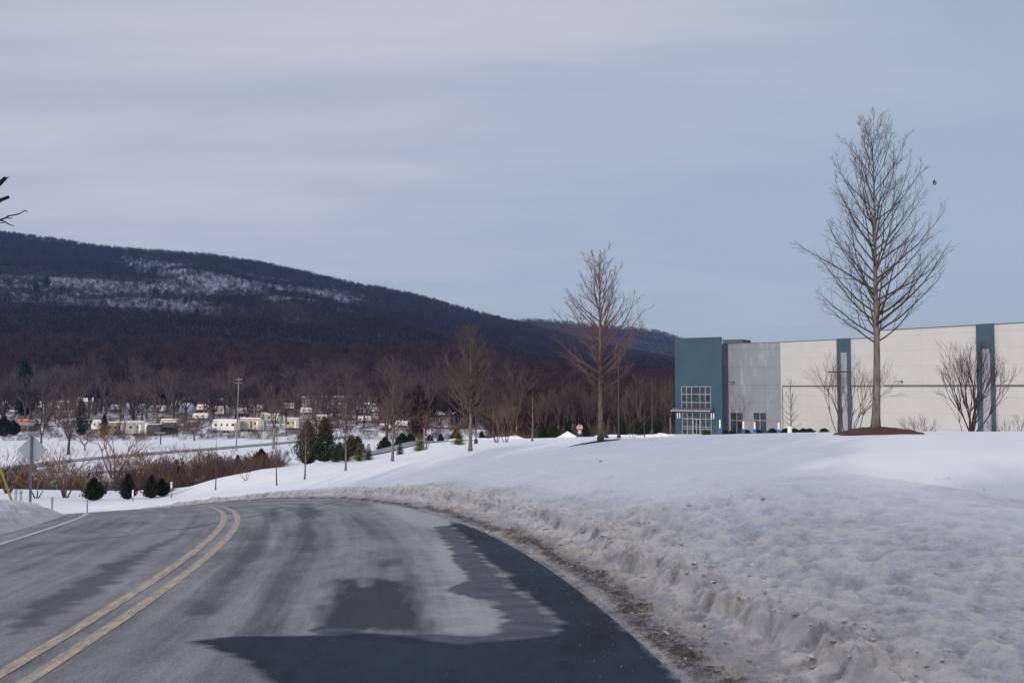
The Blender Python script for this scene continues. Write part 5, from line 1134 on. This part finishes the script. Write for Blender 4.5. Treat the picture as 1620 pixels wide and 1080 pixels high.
more = [(420, 446, 668, 655, 'grey_', 'long grey camper below the back row, right of the pole'), (476, 498, 655, 645, 'w', 'white camper left of the low long shed'), (446, 468, 648, 638, 'c', 'cream camper at the wood edge left of the white mast'), (312, 334, 650, 640, 'w', 'white camper right of the large tarpaulin-covered one'), (268, 286, 644, 634, 'g', 'grey camper left of the red house'), (238, 262, 652, 642, 'c', 'cream camper behind the broad grey tree'), (176, 194, 650, 640, 'w', 'white camper above the tan camper roof'), (150, 170, 641, 632, 'g', 'grey camper at the wood edge on the left'), (24, 50, 640, 630, 'w', 'white camper in front of the tall left conifer'), (564, 588, 668, 659, 'w', 'white camper right of the dark parked car'), (600, 622, 680, 671, 'c', 'tan camper below the wide grey building'), (626, 650, 676, 666, 'w', 'white camper left of the tall brown conifer'), (700, 724, 650, 641, 'g', 'grey camper in the trees above the grey building'), (740, 762, 660, 650, 'w', 'white camper behind the dense twiggy street tree'), (88, 116, 660, 650, 't', 'tan camper under the widest grey tree'), (560, 584, 655, 646, 'g', 'grey camper in the back row right of the small conifer'), (400, 424, 662, 653, 'c', 'cream camper right of the dark pickup-sized car'), (306, 330, 664, 654, 'w', 'white camper behind the spreading fruit tree')]
for a_, b_, yb_, yt_, k_, lab_ in more:
    rv(a_, b_, yb_, yt_, lab_, {'g': 'rv_grey', 'w': 'rv_white', 'c': 'rv_cream', 't': 'rv_tan'}[k_[0]], nwin=2 + (a_ % 3))
def dark_trailer(px0, px1, yb, yt, lab):
    g = g3((px0 + px1) / 2, yb); L, h = pxm(px1 - px0, g[1]), pxm(yb - yt, g[1]); e = empty('covered_trailer', g); tag(e, lab, 'trailer')
    MB().prism([(-L / 2, .3), (-L / 2, h * .8), (-L / 2 + .5, h), (L / 2 - .4, h * .97), (L / 2, h * .7), (L / 2, .3)], -1.3, 1.3).build('body', MATS['rv_dark'], e)
    MB().box((0, 0, h + .06), (L * .8, 2.2, .1)).build('roof_snow', MATS['snow_plain'], e)
    for s in (-.5, .5): MB().disc((s, -1.25, .38), .38, 'y', 12, .2).build('wheel', MATS['tyre'], e)
dark_trailer(234, 256, 689, 671, 'black covered trailer right of the grey-sided camper'); dark_trailer(258, 279, 687, 668, 'black boxy trailer left of the spreading fruit trees')
def cover(px0, px1, yb, yt, lab):
    g = g3((px0 + px1) / 2, yb); L, h = pxm(px1 - px0, g[1]), pxm(yb - yt, g[1]); n, k = 14, 10; V = []
    for i in range(n):
        u = i / (n - 1); e_ = (1 - abs(2 * u - 1) ** 4) ** .5
        for j in range(k):
            a = math.pi * j / (k - 1); V.append(((u - .5) * L, -math.cos(a) * 1.6 * (.75 + .25 * e_), max(.0, math.sin(a) ** .45 * h * (.3 + .7 * e_) + .05 * math.sin(i * 2.3 + j))))
    me = npmesh('covered_camper', np.array(V), grid_faces(n, k)[:, ::-1], True); o = link('covered_camper', me, None, MATS['tarp_grey'], g); tag(o, lab, 'covered camper')
cover(284, 308, 656, 637, 'grey tarpaulin-covered camper with a rounded top below the red-roofed house'); cover(214, 236, 651, 638, 'grey tarpaulin-covered camper left of the wide grey tree'); cover(198, 211, 652, 637, 'small tarpaulin-covered camper behind the orange-brown tree')
cover(0, 14, 648, 632, 'grey covered camper at the far left edge beneath the tall conifer')
def house(px0, px1, yb, ye, yr, lab, wall='wall_pale', name='house', nwin=3, cat='house', snow=True, chim=False, rz=0.0, dep=8.0, flat=False):
    g = g3((px0 + px1) / 2, yb); L, he, hr = pxm(px1 - px0, g[1]), pxm(yb - ye, g[1]), pxm(yb - yr, g[1]); e = empty(name, g, rz); tag(e, lab, cat)
    MB().box((0, dep / 2, he / 2 - .2), (L, dep, he + .4)).build('wall', MATS[wall], e)
    o = .35; b = MB()
    if flat: b.box((0, dep / 2, he + .15), (L + .4, dep + .4, .28))
    else: 
        b.v = [(-L / 2 - o, -o, he), (L / 2 + o, -o, he), (L / 2 + o, dep / 2, hr), (-L / 2 - o, dep / 2, hr), (-L / 2 - o, dep + o, he), (L / 2 + o, dep + o, he)]
        b.v += [(x, y, z - .12) for x, y, z in b.v]; b.f = [(0, 1, 2, 3), (3, 2, 5, 4), (7, 6, 9, 8), (8, 9, 10, 11), (0, 6, 7, 1), (4, 5, 11, 10), (0, 3, 9, 6), (3, 4, 10, 9), (1, 7, 8, 2), (2, 8, 11, 5)]
    rf = b.build('roof', MATS['snow_plain' if snow else 'roofing'], e)
    b = MB(); b.box((0, -.37 if not flat else -.22, he - .16), (L + .7, .05, .22)); b.build('eave', MATS['coping'], rf)
    if chim: MB().box((L * .2, dep / 2, hr + .3), (.6, .6, 1.2)).build('chimney', MATS['wood_brown'], rf)
    for i in range(nwin):
        x = (-.5 + (i + .6) / (nwin + .2)) * L; b = MB(); b.box((x, -.02, he * .52), (min(1.2, L / nwin * .45), .05, he * .3)); f = b.build('window', MATS['post_white'], e)
        b = MB(); b.box((x, -.05, he * .52), (min(1.2, L / nwin * .45) * .8, .03, he * .24)); b.build('pane', MATS['rv_window'], f)
    b = MB(); b.box((L * .5 - .8, -.02, 1.0), (.9, .05, 2.0)); b.build('door', MATS['wood_brown'], e); return e
house(289, 306, 638, 631, 626, 'red house with white trim at the wood edge above the covered camper', 'wall_red', nwin=3, chim=True)
house(330, 352, 640, 632, 625, 'pale snowy-roofed house at the wood edge left of the pole top', 'wall_pale', nwin=3)
house(478, 632, 643.5, 628, 623.5, 'very long low building with a flat snow-covered roof at the wood edge', 'wall_dim', 'long_building', 12, 'building', flat=True, dep=30)
house(515, 596, 648, 640, 637, 'low long shed with snow roof in front of the long flat building', 'wall_pale', 'storage_shed', 8, 'building', dep=8)
house(590, 626, 664, 650, 643, 'wide grey building with snowy roof behind the slim tree', 'wall_dim', 'grey_building', 4, 'building', dep=10)
house(690, 719, 672, 655.5, 651, 'grey building with a dark eave left of the dense twiggy tree', 'wall_dim', 'grey_building', 2, 'building', dep=9)
house(665, 688, 650, 641, 635, 'small pale house behind the tall brown conifer', 'wall_pale', nwin=2)
house(818, 836, 655, 640, 624, 'narrow pale house seen through the trunks of the dark wood', 'wall_pale', nwin=2)
house(912, 930, 658, 646, 638, 'pale house behind the wood above the stop sign', 'wall_pale', nwin=2)
house(1047, 1064, 645, 637, 630, 'pale snowy house through the trees left of the blue tower', 'wall_pale', nwin=2)
house(16, 27, 655, 650, 648, 'small brown shed in the far left snow', 'wood_brown', 'shed', 1, 'shed', dep=4, flat=True)
house(30, 52, 682, 672, 668, 'brown lean-to below the orange tarpaulins', 'wood_brown', 'shed', 2, 'shed', dep=4, snow=False)
house(640, 662, 664, 655, 650, 'pale building left of the tall brown conifer', 'wall_pale', 'storage_shed', 2, 'building', dep=6)
house(120, 146, 643, 635, 629, 'dim house in the trees above the dark wide tree', 'wall_dim', nwin=3)
# a mast with a small white cabin by the long building
g = g3(487, 637); e = empty('white_mast', g); tag(e, 'white mast with a small cabin at the left end of the long building', 'mast'); k = g[1] / F
MB().box((0, 0, 21 * k / 2), (1.3 * k, 1.3 * k, 25 * k)).build('mast', MATS['post_white'], e); MB().box((-1.6 * k, 0, 12 * k), (3.0 * k, 3 * k, 8 * k), taper=.9).build('cabin', MATS['post_white'], e)
for px0, px1, lab in [(28, 35, 'left bright orange tarpaulin heap at the far left of the campground'), (39, 47, 'right bright orange tarpaulin heap at the far left of the campground')]:
    g = g3((px0 + px1) / 2, 668); k = g[1] / F; V, Fc = IV * np.array([(px1 - px0) * .55 * k, .8, 3.6 * k]), IF; V = V + rng.normal(size=V.shape) * .12; o = link('tarpaulin', npmesh('tarpaulin', V, Fc), None, MATS['tarp_orange'], (g[0], g[1], g[2] + 2.2 * k)); tag(o, lab, 'tarpaulin')
def car(px0, px1, yb, yt, lab, mat, rz=0.0, Y=None):
    g = g3((px0 + px1) / 2, yb); L = 4.5; h = 1.45; e = empty('parked_car', g, rz); tag(e, lab, 'car', 'cars parked in the campground')
    MB().prism([(-2.25, .25), (-2.25, .75), (-1.9, .9), (-1.2, .95), (1.0, .95), (2.1, .8), (2.25, .6), (2.25, .25)], -.88, .88).build('body', MATS[mat], e)
    MB().prism([(-1.7, .9), (-1.15, 1.4), (.4, 1.43), (1.15, .93)], -.78, .78).build('cabin', MATS['rv_window'], e); MB().prism([(-1.15, 1.40), (-1.1, 1.46), (.4, 1.48), (.45, 1.43)], -.74, .74).build('roof', MATS['snow_plain' if mat == 'car_pale' else mat], e)
    for x in (-1.4, 1.4):
        for y in (-.85, .85): MB().disc((x, y, .33), .33, 'y', 14, .2).build('wheel', MATS['tyre'], e)
    e.scale = (max(1, (px1 - px0) / F * g[1] / 4.5),) * 3
car(531, 544, 664, 657, 'dark red car parked beside the dark car', 'car_red'); car(545, 562, 665, 657, 'dark car with a sloping windscreen right of the red car', 'car_dark'); car(377, 390, 659, 653, 'dark pickup-sized car beside the small pale camper', 'car_dark', .1); car(604, 618, 676, 669, 'pale grey car under the spreading tree behind the slim street tree', 'car_pale')
car(512, 526, 672, 665, 'pale car half hidden above the right arborvitae', 'car_pale', .2)
# utility pole with cross arms
g = g3(373.5, 712); k = g[1] / F; e = empty('utility_pole', g); tag(e, 'leaning brown utility pole with two cross arms between the two long campers', 'utility pole')
top = np.array([3.0 * k, 0, 115 * k]); MB().tube([(0, 0, -.5), top], [.16, .11], 8).build('pole', MATS['bark_pale'], e)
for f_, w_ in ((.965, 1.0), (.92, 1.0)):
    c = top * f_; MB().box(tuple(c + np.array([0, -.15, 0])), (11 * k * w_, .12, .16)).build('cross_arm', MATS['bark_pale'], e)
for x in (-4, -1.5, 1.5, 4): MB().tube([top * .965 + np.array([x * k, -.15, .1]), top * .965 + np.array([x * k, -.15, .34])], .05, 6).build('insulator', MATS['metal_grey'], e)
g = g3(254, 703); k = g[1] / F; e = empty('sign_table', g); tag(e, 'flat-topped wooden stand on a single post in the campground snow', 'stand')
MB().tube([(0, 0, -.3), (0, 0, 18 * k)], .16, 6).build('post', MATS['bark_dark'], e); MB().box((0, 0, 18.6 * k), (15 * k, 1.0, .22)).build('top', MATS['wall_dim'], e)
g = g3(409, 693); k = g[1] / F; e = empty('notice_sign', g); tag(e, 'tiny dark sign on a post right of the utility pole foot', 'sign'); MB().tube([(0, 0, -.2), (0, 0, 8 * k)], .06, 6).build('post', MATS['bark_dark'], e); MB().box((0, -.05, 9 * k), (3 * k, .05, 3 * k)).build('plate', MATS['wall_dim'], e)
g = g3(697, 690); e = empty('pale_post', tuple(at(671, 692, 128))); tag(e, 'short pale post behind the golden spruce', 'post'); MB().tube([(0, 0, -.3), (0, 0, 1.0)], .13, 8).build('post', MATS['rv_tan'], e); MB().tube([(0, 0, 1.0), (0, 0, 1.1)], [.15, .05], 8).build('cap', MATS['post_white'], e)

# ------------------------------------------------------------------ trees of the valley one can tell apart
V_A = [broad_tree(12, 100 + i, .30, fork=.22, nl=5, depth=4, tang=(12, 42), ang=(18, 40), kids=3, ratio=.70, lw=5, trop=.05) for i in range(3)]
V_B = [broad_tree(12, 110 + i, .24, fork=.30, nl=4, depth=4, tang=(6, 24), ang=(14, 32), kids=3, ratio=.74, lw=4.6, trop=.09) for i in range(3)]
V_F = broad_tree(6, 120, .20, fork=.22, nl=5, depth=4, tang=(35, 62), ang=(18, 40), kids=3, ratio=.66, lw=2.6, trop=.05)
V_M = broad_tree(9, 121, .30, stems=5, depth=4, tang=(10, 38), ang=(16, 34), kids=3, ratio=.70, lw=2.6)
def top_of(me):
    c = np.empty(len(me.vertices) * 3, np.float32); me.vertices.foreach_get('co', c); return float(np.percentile(c[2::3], 99.5))
_tops = {}
def vt(src, mh, px, py, yt, bm, cm, lab, group=None, Y=None, name='bare_tree', wide=1.0, cat='tree'):
    mh = _tops.setdefault(src[1].name, top_of(src[1]))
    g = g3(px, py) if Y is None else tuple(on(px, py, Y)); s = (py - yt) / F * g[1] / mh; e = put_tree(src, g, bm, cm, lab, group, name, s, (px * 1.7) % 6.28, cat); e.scale = (s * wide, s * wide, s); return e
vt(V_A[0], 12, 65, 702, 645, 'bark_dark', 'twig_dark', 'dark forked tree rising above the diamond sign')
vt(V_A[1], 12, 108, 719, 625, 'bark_dark', 'twig_grey', 'widest dense grey tree with a thick red-brown trunk left of the orange-brown one')
vt(V_M, 9, 181, 757, 668, 'bark_dark', 'twig_tan', 'many-limbed tree with an orange-brown crown in the middle of the brush')
vt(V_M, 9, 103, 787, 700, 'bark_dark', 'twig_dark', 'black multi-stemmed tree leaning right above the left snow bank', wide=.8)
vt(V_M, 9, 12, 780, 705, 'bark_dark', 'twig_dark', 'dark tangled tree at the left edge behind the yellow guy guard')
vt(V_A[2], 12, 249, 671, 588, 'bark_grey', 'twig_grey', 'broad grey tree in front of the dark covered trailers', wide=1.05)
vt(V_F, 6, 307.5, 697, 655, 'bark_grey', 'twig_red', 'spreading fruit tree with a short thick trunk on open snow')
vt(V_F, 6, 289, 688, 654, 'bark_dark', 'twig_red', 'fruit tree behind and left of the spreading one', wide=.9)
vt(V_B[0], 12, 432, 710, 604, 'bark_pale', 'twig_grey', 'tall pale-trunked forked tree left of the bronzed arborvitae', wide=.9)
vt(V_B[1], 12, 453, 690, 628, 'bark_dark', 'twig_dark', 'dark thin tree right of the pale-trunked forked one', wide=.8)
vt(V_A[0], 12, 564, 672, 607, 'bark_dark', 'twig_grey', 'dark tree beside the dark car, left of a lower-branching one')
vt(V_B[2], 12, 575, 676, 612, 'bark_dark', 'twig_grey', 'slanting tree right of the dark car', wide=1.1)
vt(V_A[1], 12, 612, 694, 624, 'bark_dark', 'twig_dark', 'tree with long sweeping limbs behind the slim street tree', wide=1.2)
vt(V_B[0], 12, 629, 690, 612, 'bark_pale', 'twig_grey', 'slender pale-barked tree between the rounded evergreens', wide=.7)
vt(V_B[1], 12, 520, 692, 618, 'bark_dark', 'twig_grey', 'thin dark tree behind the right arborvitae', wide=.8)
vt(V_M, 9, 232, 758, 702, 'bark_dark', 'twig_red', 'reddish bushy tree right of the orange-brown crown in the brush'); vt(V_M, 9, 281, 752, 700, 'bark_dark', 'twig_grey', 'grey bushy tree at the right end of the brush above the stakes')
vt(V_M, 9, 58, 788, 738, 'bark_dark', 'twig_dark', 'low dark tangle of stems behind the sign post', wide=1.1); vt(V_M, 9, 140, 790, 742, 'bark_dark', 'twig_dark', 'dark twiggy thicket tree behind the broad black-green bush', wide=1.1)
vt(V_F, 6, 160, 690, 664, 'bark_dark', 'twig_tan', 'low orange-tan bushy tree between two campers', wide=.9); vt(V_F, 6, 134, 712, 682, 'bark_dark', 'twig_tan', 'low orange-tan bushy tree right of the widest grey one')
vt(V_B[2], 12, 152, 655, 556, 'bark_pale', 'twig_grey', 'tall pale tree standing out against the wood on the left', wide=.7)
vt(V_B[0], 12, 480, 660, 594, 'bark_pale', 'twig_red', 'pale-trunked reddish tree beside the white mast', wide=.8)
vt(V_A[2], 12, 815, 678, 572, 'bark_dark', 'twig_red', 'broad red-brown tree rising behind the dense twiggy street tree', wide=.9)
vt(V_A[0], 12, 790, 676, 574, 'bark_dark', 'twig_red', 'rust-coloured tree crown directly right of the dense twiggy street tree', wide=.8)
vt(V_B[1], 12, 911, 690, 590, 'bark_pale', 'twig_grey', 'tall thin pale-trunked tree above the stop sign', wide=.6, Y=190)
rb = np.random.default_rng(5)
for i in range(16):
    px = [30, 78, 122, 160, 208, 222, 258, 300, 318, 332, 352, 368, 205, 245, 186, 45][i]; g_ = np.interp(px, [0, 250, 370], [770, 760, 738]) + rb.uniform(-8, 6)
    vt(V_M if i % 3 else V_B[i % 3], 9, px, g_, g_ - rb.uniform(24, 46), 'bark_dark', ['twig_grey', 'twig_dark', 'twig_red'][i % 3], 'small bare many-stemmed tree growing out of the brown brush below the valley road', 'small bare trees in the valley brush', wide=rb.uniform(.6, 1.0))
# look-alikes filling the campground and the back of the lot
G1, L1 = 'bare trees among the campers', 'grey bare tree standing among the campers and sheds in the valley'
r = np.random.default_rng(77)
for i in range(150):
    px = [4, 40, 92, 124, 168, 190, 210, 232, 268, 322, 340, 356, 392, 402, 416, 444, 466, 500, 512, 534, 548, 590, 602, 640, 652, 676, 690, 706, 722, 736, 768, 782][i] if i < 32 else r.uniform(-40, 770)
    py = r.uniform(652, 682) if i < 32 else r.uniform(640, 668)
    vt((V_A + V_B)[i % 6], 12, px, py, py - r.uniform(50, 82), 'bark_dark', ['twig_grey', 'twig_dark', 'twig_grey', 'twig_red'][i % 4], L1, G1, wide=r.uniform(.85, 1.4))
G2, L2 = 'tall thin bare trees behind the parking lot', 'tall thin bare tree in the dark belt of trees behind the parking lot'
for i in range(40):
    px = 772 + i * 7.4 + r.uniform(-3, 3); Y = r.uniform(176, 230); vt(V_B[i % 3], 12, px, 680, 680 - r.uniform(62, 108), ['bark_dark', 'bark_grey', 'bark_pale'][i % 3], ['twig_grey', 'twig_dark', 'twig_red'][i % 3], L2, G2, Y=Y, wide=r.uniform(.5, .85))
# conifers of the valley
C1 = arbor(12, 2.3, 1500, 90, .3, .3, .42); C2 = arbor(12, 3.0, 1500, 91, .2, .45, .5)
hev(C1, 38, 660, 88, 'leaf_dark', 'tall dark conifer at the far left before the wood', 'conifer', mh=12); hev(C1, 128, 690, 56, 'leaf_dark', 'dark conifer behind the widest grey tree', 'conifer', mh=12)
hev(C2, 662, 694, 82, 'leaf_bronze', 'tall red-brown conifer behind the golden spruce', 'conifer', mh=12); hev(C1, 165, 690, 34, 'leaf_dark', 'narrow black conifer between the campers', 'conifer', mh=12)
hev(A3, 6, 690, 30, 'leaf_dark', 'round black-green bush at the left edge of the campground', 'evergreen_bush'); hev(A3, 21, 688, 22, 'leaf_dark', 'second round black-green bush right of the one at the left edge', 'evergreen_bush')
hev(C1, 530, 662, 26, 'leaf_dark', 'small dark conifer above the red car', 'conifer', mh=12)

# ------------------------------------------------------------------ haze
hz = MB(); hz.box((-150, 2050, 215), (9000, 4600, 500)); o = hz.mesh('haze'); m = bpy.data.materials.new('haze'); m.use_nodes = True; t = m.node_tree; t.nodes.clear()
pv = N(t, 'ShaderNodeVolumePrincipled'); pv.inputs['Color'].default_value = (0.27, 0.44, 1.0, 1); pv.inputs['Density'].default_value = 0.000054; pv.inputs['Anisotropy'].default_value = 0.0
mo = N(t, 'ShaderNodeOutputMaterial'); t.links.new(pv.outputs[0], mo.inputs['Volume']); tag(link('haze', o, mat=m), kind='stuff')
